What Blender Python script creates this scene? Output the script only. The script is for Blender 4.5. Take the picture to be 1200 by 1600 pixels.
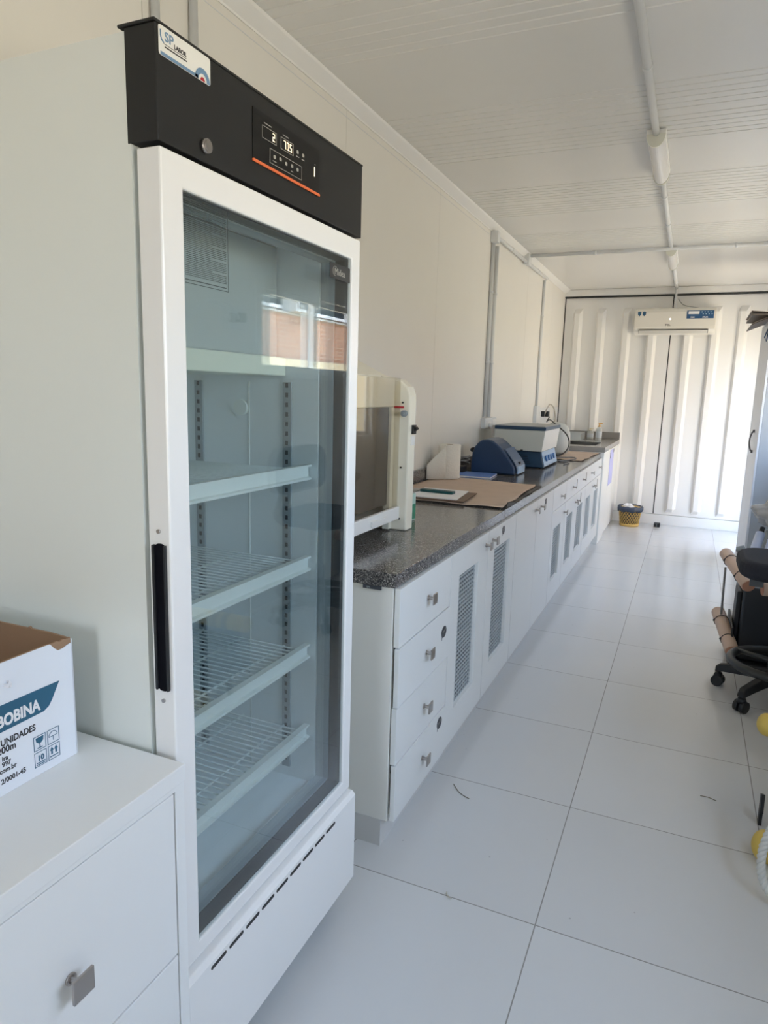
import bpy, bmesh, math, random
from mathutils import Vector, Matrix
random.seed(7)
S = bpy.context.scene
COL = S.collection
for o in list(bpy.data.objects): bpy.data.objects.remove(o)

# ------------------------------------------------------------------ camera
cd = bpy.data.cameras.new('camera'); cam = bpy.data.objects.new('camera', cd); COL.objects.link(cam)
cam.location = (1.44351, 0.0, 1.42530)
cam.rotation_euler = (1.3959773, -0.0275333, 0.4171959)
cd.sensor_fit = 'VERTICAL'; cd.sensor_height = 24.0; cd.lens = 1069.645 / 1600 * 24.0
cd.clip_start = 0.02; cd.clip_end = 200
S.camera = cam
# ------------------------------------------------------------------ colour management
S.view_settings.view_transform = 'Standard'; S.view_settings.look = 'None'
S.view_settings.gamma = 1.0; S.view_settings.use_curve_mapping = False
S.view_settings.exposure = 0.05
S.cycles.max_bounces = 16; S.cycles.diffuse_bounces = 8; S.cycles.transparent_max_bounces = 32
# ------------------------------------------------------------------ world: pale sky above, sunlit ground below the horizon
w = bpy.data.worlds.new('sky'); S.world = w; w.use_nodes = True
nt = w.node_tree; nt.nodes.clear()
tc = nt.nodes.new('ShaderNodeTexCoord'); sp = nt.nodes.new('ShaderNodeSeparateXYZ')
rp = nt.nodes.new('ShaderNodeValToRGB'); bg = nt.nodes.new('ShaderNodeBackground'); wo = nt.nodes.new('ShaderNodeOutputWorld')
mr = nt.nodes.new('ShaderNodeMapRange'); mr.inputs['From Min'].default_value = -1; mr.inputs['From Max'].default_value = 1
nt.links.new(tc.outputs['Generated'], sp.inputs[0]); nt.links.new(sp.outputs['Z'], mr.inputs['Value'])
nt.links.new(mr.outputs[0], rp.inputs[0]); nt.links.new(rp.outputs[0], bg.inputs[0]); nt.links.new(bg.outputs[0], wo.inputs[0])
e = rp.color_ramp.elements
e[0].position = 0.0; e[0].color = (0.66, 0.575, 0.445, 1)
e[1].position = 0.485; e[1].color = (0.75, 0.655, 0.50, 1)
for p_, c_ in ((0.515, (0.86, 0.93, 1.0, 1)), (0.65, (0.66, 0.81, 1.05, 1)), (1.0, (0.45, 0.66, 1.05, 1))):
    n_ = e.new(p_); n_.color = c_
bg.inputs[1].default_value = 10.5
# ------------------------------------------------------------------ sun on the outside (it stands behind the container)
sd = bpy.data.lights.new('sun', 'SUN'); sd.energy = 6.0; sd.angle = 0.01; sd.color = (1.0, 0.93, 0.82)
sun = bpy.data.objects.new('sun', sd); COL.objects.link(sun); sun.location = (-6, 2, 9)
sun.rotation_euler = Vector((1.0, 0.25, -0.95)).to_track_quat('-Z', 'Y').to_euler()
# room and its openings, some added for light (right wall): y0, y1, z0, z1
RX, Y0, Y1, H = 2.36, -2.0, 8.41, 2.63
OPEN = [('window', 3.62, 5.0, 1.49, 2.075), ('window', 0.25, 1.90, 1.22, 2.075), ('window', 5.12, 6.30, 0.95, 2.075), ('door', 7.26, 7.95, 0.04, 2.08)]  # second and third windows unseen; third added, second enlarged, to brighten the room
NEAR = (0.75, 1.35, 0.7, 2.0)      # unseen opening added to the near end wall for light: x0, x1, z0, z1
for k_, a_, b_, c_, d_ in OPEN:      # portals: they only help the renderer find the sky through the openings
    ld = bpy.data.lights.new('daylight_portal', 'AREA'); ld.shape = 'RECTANGLE'; ld.size = d_ - c_; ld.size_y = b_ - a_
    ld.cycles.is_portal = True
    lo = bpy.data.objects.new('daylight_portal', ld); COL.objects.link(lo)
    lo.location = (RX + 0.10, (a_ + b_) / 2, (c_ + d_) / 2); lo.rotation_euler = (0, math.radians(90), 0)

ld = bpy.data.lights.new('daylight_portal', 'AREA'); ld.shape = 'RECTANGLE'; ld.size = NEAR[1] - NEAR[0]; ld.size_y = NEAR[3] - NEAR[2]; ld.cycles.is_portal = True
lo = bpy.data.objects.new('daylight_portal', ld); COL.objects.link(lo); lo.location = ((NEAR[0] + NEAR[1]) / 2, Y0 - 0.12, (NEAR[2] + NEAR[3]) / 2); lo.rotation_euler = (math.radians(90), 0, 0)
# ------------------------------------------------------------------ materials
MATS = {}
def mat(name, col, rough=0.5, metal=0.0, spec=0.5, bump=0.0, bscale=40.0, var=0.0, vscale=3.0, coat=0.0, emit=None, estr=0.0, alpha=1.0):
    if name in MATS: return MATS[name]
    m = bpy.data.materials.new(name); m.use_nodes = True; t = m.node_tree
    b = t.nodes['Principled BSDF']
    b.inputs['Base Color'].default_value = (*col, 1); b.inputs['Roughness'].default_value = rough
    b.inputs['Metallic'].default_value = metal; b.inputs['Specular IOR Level'].default_value = spec
    b.inputs['Coat Weight'].default_value = coat; b.inputs['Alpha'].default_value = alpha
    if emit: b.inputs['Emission Color'].default_value = (*emit, 1); b.inputs['Emission Strength'].default_value = estr
    c = t.nodes.new('ShaderNodeTexCoord')
    n = t.nodes.new('ShaderNodeTexNoise'); n.inputs['Scale'].default_value = vscale; n.inputs['Detail'].default_value = 4
    t.links.new(c.outputs['Object'], n.inputs['Vector'])
    v = max(var, 0.015)
    mx = t.nodes.new('ShaderNodeMix'); mx.data_type = 'RGBA'
    mx.inputs['A'].default_value = (*[x * (1 - v) for x in col], 1); mx.inputs['B'].default_value = (*[min(1, x * (1 + v)) for x in col], 1)
    t.links.new(n.outputs['Fac'], mx.inputs['Factor']); t.links.new(mx.outputs['Result'], b.inputs['Base Color'])
    if bump:
        n2 = t.nodes.new('ShaderNodeTexNoise'); n2.inputs['Scale'].default_value = bscale; n2.inputs['Detail'].default_value = 3
        t.links.new(c.outputs['Object'], n2.inputs['Vector'])
        bp = t.nodes.new('ShaderNodeBump'); bp.inputs['Strength'].default_value = bump; bp.inputs['Distance'].default_value = 0.01
        t.links.new(n2.outputs['Fac'], bp.inputs['Height']); t.links.new(bp.outputs[0], b.inputs['Normal'])
    MATS[name] = m; return m
WALL = mat('wall_panel_paint', (0.80, 0.785, 0.745), 0.38, spec=0.4, bump=0.03, bscale=1.5, var=0.02)
CEIL = mat('ceiling_panel_paint', (0.74, 0.735, 0.715), 0.26, spec=0.5, bump=0.035, bscale=1.2, var=0.02)
STEELW = mat('white_container_paint', (0.82, 0.82, 0.81), 0.4, bump=0.03, bscale=4)
CAB = mat('white_laminate', (0.80, 0.81, 0.80), 0.35, var=0.01)
CABIN = mat('cabinet_edge_cream', (0.84, 0.83, 0.78), 0.5)
PLINTH = mat('plinth_grey_white', (0.66, 0.655, 0.64), 0.5)
FRW = mat('fridge_white_paint', (0.76, 0.785, 0.745), 0.33, var=0.01)
FRD = mat('fridge_door_white', (0.85, 0.845, 0.83), 0.22, var=0.01)
LINER = mat('fridge_liner_grey', (0.82, 0.85, 0.86), 0.4)
LINERT = mat('fridge_trim_white', (0.82, 0.84, 0.80), 0.35)
BLACK = mat('header_black_paint', (0.014, 0.0145, 0.015), 0.48, spec=0.35)
DEEP = mat('recess_black', (0.003, 0.003, 0.006), 0.7, spec=0.1)
BLKGLOSS = mat('panel_black_gloss', (0.005, 0.005, 0.005), 0.4, spec=0.3)
BLKP = mat('black_plastic', (0.012, 0.013, 0.015), 0.5)
RUBBER = mat('black_gasket', (0.02, 0.024, 0.028), 0.5)
GREYRUB = mat('grey_gasket', (0.32, 0.36, 0.38), 0.6)
ORANGE = mat('orange_line', (0.75, 0.16, 0.05), 0.45)
CHROME = mat('brushed_nickel', (0.45, 0.42, 0.40), 0.32, metal=1.0)
SILVER = mat('silver_wire', (0.50, 0.55, 0.58), 0.4, metal=0.5)
WIREW = mat('white_wire', (0.72, 0.76, 0.75), 0.35)
WHITEP = mat('white_plastic', (0.84, 0.84, 0.82), 0.4)
PVC = mat('grey_white_conduit', (0.70, 0.72, 0.74), 0.4)
CREAM = mat('cream_acrylic', (0.90, 0.855, 0.72), 0.4)
HOODIN = mat('hood_inner_grey', (0.42, 0.38, 0.335), 0.45)
KRAFT = mat('kraft_paper', (0.57, 0.45, 0.365), 0.8, bump=0.3, bscale=9, var=0.10, vscale=14)
CARD = mat('cardboard_brown', (0.32, 0.20, 0.12), 0.85, var=0.08, vscale=20)
CARDW = mat('white_printed_card', (0.78, 0.82, 0.88), 0.55, var=0.02)
TEAL = mat('teal_ink', (0.02, 0.115, 0.20), 0.5)
INK = mat('black_ink', (0.02, 0.02, 0.025), 0.6)
NAVY = mat('navy_plastic', (0.018, 0.05, 0.125), 0.35)
NAVYD = mat('dark_navy_plastic', (0.02, 0.06, 0.12), 0.4)
OFFW = mat('instrument_white', (0.62, 0.64, 0.60), 0.4)
PAPER = mat('white_paper', (0.84, 0.84, 0.86), 0.8)
TOWEL = mat('paper_towel', (0.84, 0.81, 0.74), 0.95, bump=0.5, bscale=120)
BLUEP = mat('blue_notebook_cover', (0.13, 0.25, 0.62), 0.45)
LILAC = mat('lilac_paper', (0.50, 0.52, 0.86), 0.6)
GREEN = mat('green_carton', (0.03, 0.28, 0.17), 0.5)
MINT = mat('mint_carton', (0.50, 0.70, 0.62), 0.5)
DGREEN = mat('dark_green_pens', (0.005, 0.07, 0.075), 0.4)
BROWN = mat('brown_clipboard', (0.15, 0.09, 0.06), 0.6)
YEL = mat('woven_yellow_plastic', (0.66, 0.44, 0.13), 0.5)
YFOAM = mat('yellow_float', (0.68, 0.48, 0.10), 0.55)
BAGNAVY = mat('navy_bin_liner', (0.045, 0.065, 0.11), 0.35)
PEACH = mat('peach_pvc_tube', (0.66, 0.48, 0.37), 0.45)
PEACHD = mat('peach_tube_end', (0.58, 0.30, 0.20), 0.6)
CHFAB = mat('dark_chair_fabric', (0.022, 0.024, 0.034), 0.85, bump=0.4, bscale=250)
ROPE = mat('white_rope', (0.62, 0.61, 0.57), 0.8)
LOCKG = mat('grey_steel_locker', (0.36, 0.39, 0.43), 0.45)
LOCKW = mat('pale_locker_front', (0.62, 0.65, 0.70), 0.4)
STAIN = mat('stainless_steel', (0.42, 0.42, 0.41), 0.3, metal=0.9)
SOAP = mat('amber_pump', (0.75, 0.42, 0.10), 0.4)
GREYPAP = mat('grey_brown_papers', (0.25, 0.22, 0.20), 0.8, var=0.1)
BLUEL = mat('panel_light_blue', (0.30, 0.48, 0.72), 0.3)
BADGE = mat('badge_blue', (0.02, 0.10, 0.20), 0.5)
STBLUE = mat('sticker_blue', (0.16, 0.28, 0.44), 0.4)
RED = mat('sticker_red', (0.45, 0.02, 0.03), 0.4)
TUBEB = mat('pale_blue_tube', (0.55, 0.63, 0.85), 0.3)
LEDW = mat('lit_display_digits', (1, 0.93, 0.75), 0.5, emit=(1, 0.88, 0.64), estr=0.7)
LEDL = mat('grey_panel_print', (0.38, 0.37, 0.34), 0.6)
LED2 = mat('lit_indicator', (1, 1, 1), 0.5, emit=(1, 0.97, 0.92), estr=1.6)

def glassmat(name, tint, rough=0.0, ior=1.5, diff=None, dfac=0.0):
    m = bpy.data.materials.new(name); m.use_nodes = True; t = m.node_tree; t.nodes.clear()
    o = t.nodes.new('ShaderNodeOutputMaterial'); tr = t.nodes.new('ShaderNodeBsdfTransparent'); g = t.nodes.new('ShaderNodeBsdfGlossy')
    tr.inputs[0].default_value = (*tint, 1); g.inputs['Roughness'].default_value = rough
    f = t.nodes.new('ShaderNodeFresnel'); ge = t.nodes.new('ShaderNodeNewGeometry'); io = t.nodes.new('ShaderNodeMapRange')   # same reflectance on both faces of the pane
    io.inputs['To Min'].default_value = ior; io.inputs['To Max'].default_value = 1 / ior
    t.links.new(ge.outputs['Backfacing'], io.inputs['Value']); t.links.new(io.outputs[0], f.inputs[0])
    mx = t.nodes.new('ShaderNodeMixShader'); t.links.new(f.outputs[0], mx.inputs[0]); t.links.new(g.outputs[0], mx.inputs[2])
    if diff:
        d = t.nodes.new('ShaderNodeBsdfDiffuse'); d.inputs[0].default_value = (*diff, 1)
        m2 = t.nodes.new('ShaderNodeMixShader'); m2.inputs[0].default_value = dfac
        t.links.new(tr.outputs[0], m2.inputs[1]); t.links.new(d.outputs[0], m2.inputs[2]); t.links.new(m2.outputs[0], mx.inputs[1])
    else: t.links.new(tr.outputs[0], mx.inputs[1])
    t.links.new(mx.outputs[0], o.inputs[0]); return m
GLASS = glassmat('tinted_door_glass', (0.955, 0.978, 0.982))
CLEAR = glassmat('clear_window_glass', (0.97, 0.98, 0.98))
ACRYL = glassmat('acrylic_sheet', (0.90, 0.88, 0.84), ior=1.18)
FILM = glassmat('frosted_plastic', (0.85, 0.88, 0.88), rough=0.3, diff=(0.75, 0.78, 0.78), dfac=0.6)
BAGM = glassmat('clear_plastic_bag', (0.85, 0.85, 0.85), rough=0.25, diff=(0.62, 0.60, 0.58), dfac=0.6)

def floor_mat():
    m = bpy.data.materials.new('white_porcelain_tiles'); m.use_nodes = True; t = m.node_tree; b = t.nodes['Principled BSDF']
    c = t.nodes.new('ShaderNodeTexCoord'); mp = t.nodes.new('ShaderNodeMapping'); mp.inputs['Location'].default_value = (-1.19 + 6, -1.688 + 6, 0)
    br = t.nodes.new('ShaderNodeTexBrick'); br.offset = 0; br.squash = 1
    br.inputs['Scale'].default_value = 1; br.inputs['Brick Width'].default_value = 0.6; br.inputs['Row Height'].default_value = 0.6
    br.inputs['Mortar Size'].default_value = 0.0017; br.inputs['Mortar Smooth'].default_value = 0.0; br.inputs['Bias'].default_value = 0
    br.inputs['Color1'].default_value = (0.64, 0.64, 0.635, 1); br.inputs['Color2'].default_value = (0.67, 0.67, 0.665, 1); br.inputs['Mortar'].default_value = (0.30, 0.29, 0.275, 1)
    t.links.new(c.outputs['Object'], mp.inputs[0]); t.links.new(mp.outputs[0], br.inputs['Vector'])
    n = t.nodes.new('ShaderNodeTexNoise'); n.inputs['Scale'].default_value = 2.5; n.inputs['Detail'].default_value = 6
    t.links.new(c.outputs['Object'], n.inputs['Vector'])
    r = t.nodes.new('ShaderNodeMapRange'); r.inputs['To Min'].default_value = 0.97; r.inputs['To Max'].default_value = 1.03
    t.links.new(n.outputs['Fac'], r.inputs[0])
    sp_ = t.nodes.new('ShaderNodeTexVoronoi'); sp_.inputs['Scale'].default_value = 9; t.links.new(c.outputs['Object'], sp_.inputs['Vector'])
    lt = t.nodes.new('ShaderNodeMath'); lt.operation = 'GREATER_THAN'; lt.inputs[1].default_value = 0.028; t.links.new(sp_.outputs['Distance'], lt.inputs[0])
    l2 = t.nodes.new('ShaderNodeMapRange'); l2.inputs['To Min'].default_value = 0.72; t.links.new(lt.outputs[0], l2.inputs[0])
    mu = t.nodes.new('ShaderNodeVectorMath'); mu.operation = 'SCALE'; t.links.new(br.outputs['Color'], mu.inputs[0]); t.links.new(r.outputs[0], mu.inputs['Scale'])
    mu2 = t.nodes.new('ShaderNodeVectorMath'); mu2.operation = 'SCALE'; t.links.new(mu.outputs[0], mu2.inputs[0]); t.links.new(l2.outputs[0], mu2.inputs['Scale'])
    t.links.new(mu2.outputs[0], b.inputs['Base Color'])
    r2 = t.nodes.new('ShaderNodeMapRange'); r2.inputs['To Min'].default_value = 0.16; r2.inputs['To Max'].default_value = 0.22
    t.links.new(n.outputs['Fac'], r2.inputs[0]); t.links.new(r2.outputs[0], b.inputs['Roughness'])
    bp = t.nodes.new('ShaderNodeBump'); bp.inputs['Strength'].default_value = 0.4; bp.inputs['Distance'].default_value = 0.002; bp.invert = True
    t.links.new(br.outputs['Fac'], bp.inputs['Height']); t.links.new(bp.outputs[0], b.inputs['Normal'])
    return m
def granite():
    m = bpy.data.materials.new('speckled_granite'); m.use_nodes = True; t = m.node_tree; b = t.nodes['Principled BSDF']
    c = t.nodes.new('ShaderNodeTexCoord'); v = t.nodes.new('ShaderNodeTexVoronoi'); v.inputs['Scale'].default_value = 380
    t.links.new(c.outputs['Object'], v.inputs['Vector'])
    s = t.nodes.new('ShaderNodeSeparateColor'); t.links.new(v.outputs['Color'], s.inputs[0])
    r = t.nodes.new('ShaderNodeValToRGB'); r.color_ramp.interpolation = 'CONSTANT'
    el = r.color_ramp.elements; el[0].position = 0; el[0].color = (0.03, 0.03, 0.033, 1); el[1].position = 0.30; el[1].color = (0.10, 0.095, 0.095, 1)
    for p, q in ((0.62, (0.17, 0.16, 0.155, 1)), (0.86, (0.34, 0.32, 0.30, 1)), (0.95, (0.55, 0.53, 0.5, 1))):
        x = el.new(p); x.color = q
    t.links.new(s.outputs[0], r.inputs[0]); t.links.new(r.outputs[0], b.inputs['Base Color'])
    b.inputs['Roughness'].default_value = 0.14; return m
def brickmat():
    m = bpy.data.materials.new('orange_brickwork'); m.use_nodes = True; t = m.node_tree; b = t.nodes['Principled BSDF']
    c = t.nodes.new('ShaderNodeTexCoord'); sx = t.nodes.new('ShaderNodeSeparateXYZ'); cb = t.nodes.new('ShaderNodeCombineXYZ')
    t.links.new(c.outputs['Object'], sx.inputs[0]); t.links.new(sx.outputs['Y'], cb.inputs['X']); t.links.new(sx.outputs['Z'], cb.inputs['Y'])
    br = t.nodes.new('ShaderNodeTexBrick'); br.inputs['Scale'].default_value = 1; br.inputs['Brick Width'].default_value = 0.26; br.inputs['Row Height'].default_value = 0.09
    br.inputs['Mortar Size'].default_value = 0.012; br.inputs['Color1'].default_value = (0.36, 0.17, 0.10, 1); br.inputs['Color2'].default_value = (0.44, 0.225, 0.135, 1); br.inputs['Mortar'].default_value = (0.42, 0.29, 0.20, 1)
    t.links.new(cb.outputs[0], br.inputs['Vector']); t.links.new(br.outputs['Color'], b.inputs['Base Color']); b.inputs['Roughness'].default_value = 0.9
    return m
FLOORM = floor_mat(); GRAN = granite(); BRICK = brickmat()

# ------------------------------------------------------------------ mesh helpers
class MB:
    def __init__(s): s.b = bmesh.new()
    def quad(s, *p, smooth=False):
        f = s.b.faces.new([s.b.verts.new(v) for v in p]); f.smooth = smooth; return s
    def box(s, x0, x1, y0, y1, z0, z1, M=None):
        c = [(x, y, z) for x in (x0, x1) for y in (y0, y1) for z in (z0, z1)]
        v = [s.b.verts.new(M @ Vector(q) if M else q) for q in c]
        for f in ((0, 1, 3, 2), (4, 6, 7, 5), (0, 4, 5, 1), (2, 3, 7, 6), (0, 2, 6, 4), (1, 5, 7, 3)): s.b.faces.new([v[i] for i in f])
        return s
    def cyl(s, p0, p1, r0, r1=None, n=20, caps=True, smooth=True):
        r1 = r0 if r1 is None else r1; p0 = Vector(p0); p1 = Vector(p1); d = (p1 - p0).normalized()
        a = d.orthogonal().normalized(); c = d.cross(a); A = []; B = []
        for i in range(n):
            t = 2 * math.pi * i / n; q = a * math.cos(t) + c * math.sin(t)
            A.append(s.b.verts.new(p0 + q * r0)); B.append(s.b.verts.new(p1 + q * r1))
        for i in range(n):
            f = s.b.faces.new((A[i], A[(i + 1) % n], B[(i + 1) % n], B[i])); f.smooth = smooth
        if caps: s.b.faces.new(A[::-1]); s.b.faces.new(B)
        return s
    def tube(s, pts, r, n=8, closed=False):
        pts = [Vector(p) for p in pts]; N = len(pts); rings = []; prev = None
        for i, p in enumerate(pts):
            d = (pts[(i + 1) % N] - pts[i - 1]) if closed else (pts[min(i + 1, N - 1)] - pts[max(i - 1, 0)])
            d.normalize()
            a = d.orthogonal().normalized() if prev is None else (prev - d * prev.dot(d)).normalized()
            prev = a; c = d.cross(a); rr = r(i / (N - 1)) if callable(r) else r
            rings.append([s.b.verts.new(p + (a * math.cos(2 * math.pi * k / n) + c * math.sin(2 * math.pi * k / n)) * rr) for k in range(n)])
        for i in range(N if closed else N - 1):
            A, B = rings[i], rings[(i + 1) % N]
            for k in range(n):
                f = s.b.faces.new((A[k], A[(k + 1) % n], B[(k + 1) % n], B[k])); f.smooth = True
        if not closed: s.b.faces.new(rings[0][::-1]); s.b.faces.new(rings[-1])
        return s
    def lathe(s, prof, c, n=32, axis='z', caps=True):
        c = Vector(c); rings = []
        for r, h in prof:
            ring = []
            for i in range(n):
                t = 2 * math.pi * i / n; a, b = r * math.cos(t), r * math.sin(t)
                q = {'z': (a, b, h), 'x': (h, a, b), 'y': (a, h, b)}[axis]
                ring.append(s.b.verts.new(c + Vector(q)))
            rings.append(ring)
        for A, B in zip(rings, rings[1:]):
            for k in range(n):
                f = s.b.faces.new((A[k], A[(k + 1) % n], B[(k + 1) % n], B[k])); f.smooth = True
        if caps: s.b.faces.new(rings[0][::-1]); s.b.faces.new(rings[-1])
        return s
    def prism(s, prof, a0, a1, axis='y', smooth=False):
        def P(u, v, a): return {'y': (u, a, v), 'x': (a, u, v), 'z': (u, v, a)}[axis]
        A = [s.b.verts.new(P(u, v, a0)) for u, v in prof]; B = [s.b.verts.new(P(u, v, a1)) for u, v in prof]; n = len(prof)
        for i in range(n):
            f = s.b.faces.new((A[i], A[(i + 1) % n], B[(i + 1) % n], B[i])); f.smooth = smooth
        s.b.faces.new(A[::-1]); s.b.faces.new(B); return s
    def ring(s, x0, x1, o, i, axis='x'):
        # rectangular frame of depth x0..x1; o, i = (u0,u1,v0,v1)
        def P(u, v, a): return {'x': (a, u, v), 'y': (u, a, v), 'z': (u, v, a)}[axis]
        def rect(q, a): return [s.b.verts.new(P(u, v, a)) for u, v in ((q[0], q[2]), (q[1], q[2]), (q[1], q[3]), (q[0], q[3]))]
        O0, O1, I0, I1 = rect(o, x0), rect(o, x1), rect(i, x0), rect(i, x1)
        for k in range(4):
            j = (k + 1) % 4
            s.b.faces.new((O1[k], O1[j], I1[j], I1[k])); s.b.faces.new((O0[j], O0[k], I0[k], I0[j]))
            s.b.faces.new((O0[k], O0[j], O1[j], O1[k])); s.b.faces.new((I0[j], I0[k], I1[k], I1[j]))
        return s
    def rrect(s, x0, x1, u0, u1, v0, v1, r, axis='x', n=5):
        pr = []
        for cx, cy, a in ((u1 - r, v1 - r, 0), (u0 + r, v1 - r, 90), (u0 + r, v0 + r, 180), (u1 - r, v0 + r, 270)):
            for k in range(n + 1):
                t = math.radians(a + 90 * k / n); pr.append((cx + r * math.cos(t), cy + r * math.sin(t)))
        return s.prism(pr, x0, x1, axis)

ORG = {}
def link(name, mb, m, parent=None, bevel=0.0, solid=0.0, seg=2):
    bmesh.ops.recalc_face_normals(mb.b, faces=mb.b.faces[:])
    o_ = ORG.get(parent.name, Vector()) if parent else Vector()
    if parent: bmesh.ops.translate(mb.b, verts=mb.b.verts[:], vec=-o_)
    me = bpy.data.meshes.new(name); mb.b.to_mesh(me); mb.b.free(); me.materials.append(m)
    ob = bpy.data.objects.new(name, me); COL.objects.link(ob)
    if parent: ob.parent = parent
    ORG[ob.name] = o_
    if solid: md = ob.modifiers.new('thickness', 'SOLIDIFY'); md.thickness = solid; md.offset = 0
    if bevel: md = ob.modifiers.new('bevel', 'BEVEL'); md.width = bevel; md.segments = seg; md.limit_method = 'ANGLE'; md.angle_limit = math.radians(40)
    return ob
def thing(name, loc, label, cat, group=None):
    o = bpy.data.objects.new(name, None); COL.objects.link(o); o.location = loc; o.empty_display_size = 0.1
    ORG[o.name] = Vector(loc); o['label'] = label; o['category'] = cat
    if group: o['group'] = group
    return o
def tag(o, label, cat, group=None):
    o['label'] = label; o['category'] = cat
    if group: o['group'] = group
    return o
def struct(name, mb, m, parent=None, **k):
    o = link(name, mb, m, parent, **k)
    if not parent: o['kind'] = 'structure'
    return o
def plabel(o, l): o['label'] = l; return o
def dup(root, delta, label=None, group=None):
    r = root.copy(); COL.objects.link(r); r.location = root.location + Vector(delta)
    if label: r['label'] = label
    if group: r['group'] = group
    for ch in list(root.children):
        c = ch.copy(); COL.objects.link(c); c.parent = r
        for g in ch.children:
            d = g.copy(); COL.objects.link(d); d.parent = c
    return r
def text(name, s, m, parent, pos, size, face='x', align='LEFT', bold=0.0, depth=0.0004, sx=1.0, rot=0.0):
    cu = bpy.data.curves.new(name, 'FONT'); cu.body = s; cu.size = size; cu.align_x = align; cu.extrude = depth; cu.offset = bold; cu.resolution_u = 3
    t = bpy.data.objects.new(name, cu); COL.objects.link(t); bpy.context.view_layer.update()
    me = bpy.data.meshes.new_from_object(t.evaluated_get(bpy.context.evaluated_depsgraph_get())); bpy.data.objects.remove(t)
    X, Y, N = {'x': (Vector((0, 1, 0)), Vector((0, 0, 1)), Vector((1, 0, 0))), '-y': (Vector((1, 0, 0)), Vector((0, 0, 1)), Vector((0, -1, 0))), 'z': (Vector((0, 1, 0)), Vector((-1, 0, 0)), Vector((0, 0, 1)))}[face]
    M = Matrix((X, Y, N)).transposed().to_4x4() @ Matrix.Rotation(rot, 4, 'Z') @ Matrix.Diagonal((sx, 1, 1, 1))
    me.transform(Matrix.Translation(Vector(pos) - (ORG[parent.name] if parent else Vector())) @ M)
    me.materials.clear(); me.materials.append(m)
    o = bpy.data.objects.new(name, me); COL.objects.link(o); o.parent = parent; ORG[o.name] = ORG[parent.name] if parent else Vector(); return o

# ================================================================== THE ROOM
struct('floor', MB().box(-0.12, RX + 0.12, Y0 - 0.12, Y1 + 0.12, -0.1, 0), FLOORM)
# ceiling: pressed sheet with bundles of fine grooves running across the room
pr = [(Y0 - 0.1, H + 0.12), (Y0 - 0.1, H)]
g0 = 3.07 - 1.2 * 4
for k in range(7):
    for j in range(12):
        y = g0 + 1.2 * k + (j if j < 6 else j + 0.6) * 0.0545
        if y < Y0 + 0.05 or y > 6.0: continue
        pr += [(y - 0.0045, H), (y - 0.002, H + 0.005), (y + 0.002, H + 0.005), (y + 0.0045, H)]
pr += [(Y1 + 0.1, H), (Y1 + 0.1, H + 0.12)]
struct('ceiling', MB().prism(pr, -0.1, RX + 0.1, 'x'), CEIL)
# left wall with joint lines between the panels
mb = MB(); ys = [Y0 - 0.12] + [2.79 + 1.2 * k for k in range(-3, 5)] + [Y1 + 0.12]
for a, b in zip(ys, ys[1:]): mb.box(-0.12, 0.0, a + 0.001, b - 0.001, 0, H)
mb.box(-0.12, -0.006, Y0, Y1, 0, H)
struct('wall_left', mb, WALL)
mb = MB().prism([(0.0005, 2.588), (0.006, 2.586), (0.009, 2.592), (0.05, 2.622), (0.056, 2.6295), (0.0005, 2.6295)], Y0 + 0.001, Y1 - 0.06, 'y')
struct('trim_1', mb, STEELW)
mb = MB().box(0.0003, 0.0016, Y0 + 0.001, 5.05, 2.558, 2.5605); struct('trim_2', mb, PVC)
# right wall with its real and added openings
mb = MB(); ops = sorted((a, b, c, d) for _, a, b, c, d in OPEN); y = Y0 - 0.12
for a, b, c, d in ops:
    mb.box(RX, RX + 0.1, y, a, 0, H); mb.box(RX, RX + 0.1, a, b, d, H); mb.box(RX, RX + 0.1, a, b, 0, c); y = b
mb.box(RX, RX + 0.1, y, Y1 + 0.12, 0, H)
struct('wall_right', mb, WALL)
struct('wall_near', MB().ring(Y0 - 0.12, Y0, (-0.12, RX + 0.1, 0, H), NEAR, 'y'), WALL)
n_ = 0
for k_, a, b, c, d in OPEN:
    if k_ == 'window':
        n_ += 1  # frames after the first go to unseen windows placed for light
        wn = struct('window_%d' % n_, MB().ring(RX - 0.012, RX + 0.08, (a, b, c, d), (a + 0.05, b - 0.05, c + 0.045, d - 0.045)), WHITEP, bevel=0.003)
        m_ = a + (b - a) * 0.46
        link('window_sash', MB().ring(RX + 0.012, RX + 0.035, (a + 0.05, m_ + 0.05, c + 0.045, d - 0.045), (a + 0.09, m_, c + 0.08, d - 0.08)), WHITEP, wn, bevel=0.002)
        link('window_sash', MB().ring(RX + 0.037, RX + 0.06, (m_, b - 0.05, c + 0.045, d - 0.045), (m_ + 0.045, b - 0.09, c + 0.08, d - 0.08)), WHITEP, wn, bevel=0.002)
        link('window_pane', MB().box(RX + 0.02, RX + 0.024, a + 0.09, m_, c + 0.08, d - 0.08), CLEAR, wn)
        link('window_pane', MB().box(RX + 0.046, RX + 0.05, m_ + 0.045, b - 0.09, c + 0.08, d - 0.08), CLEAR, wn)
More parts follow.
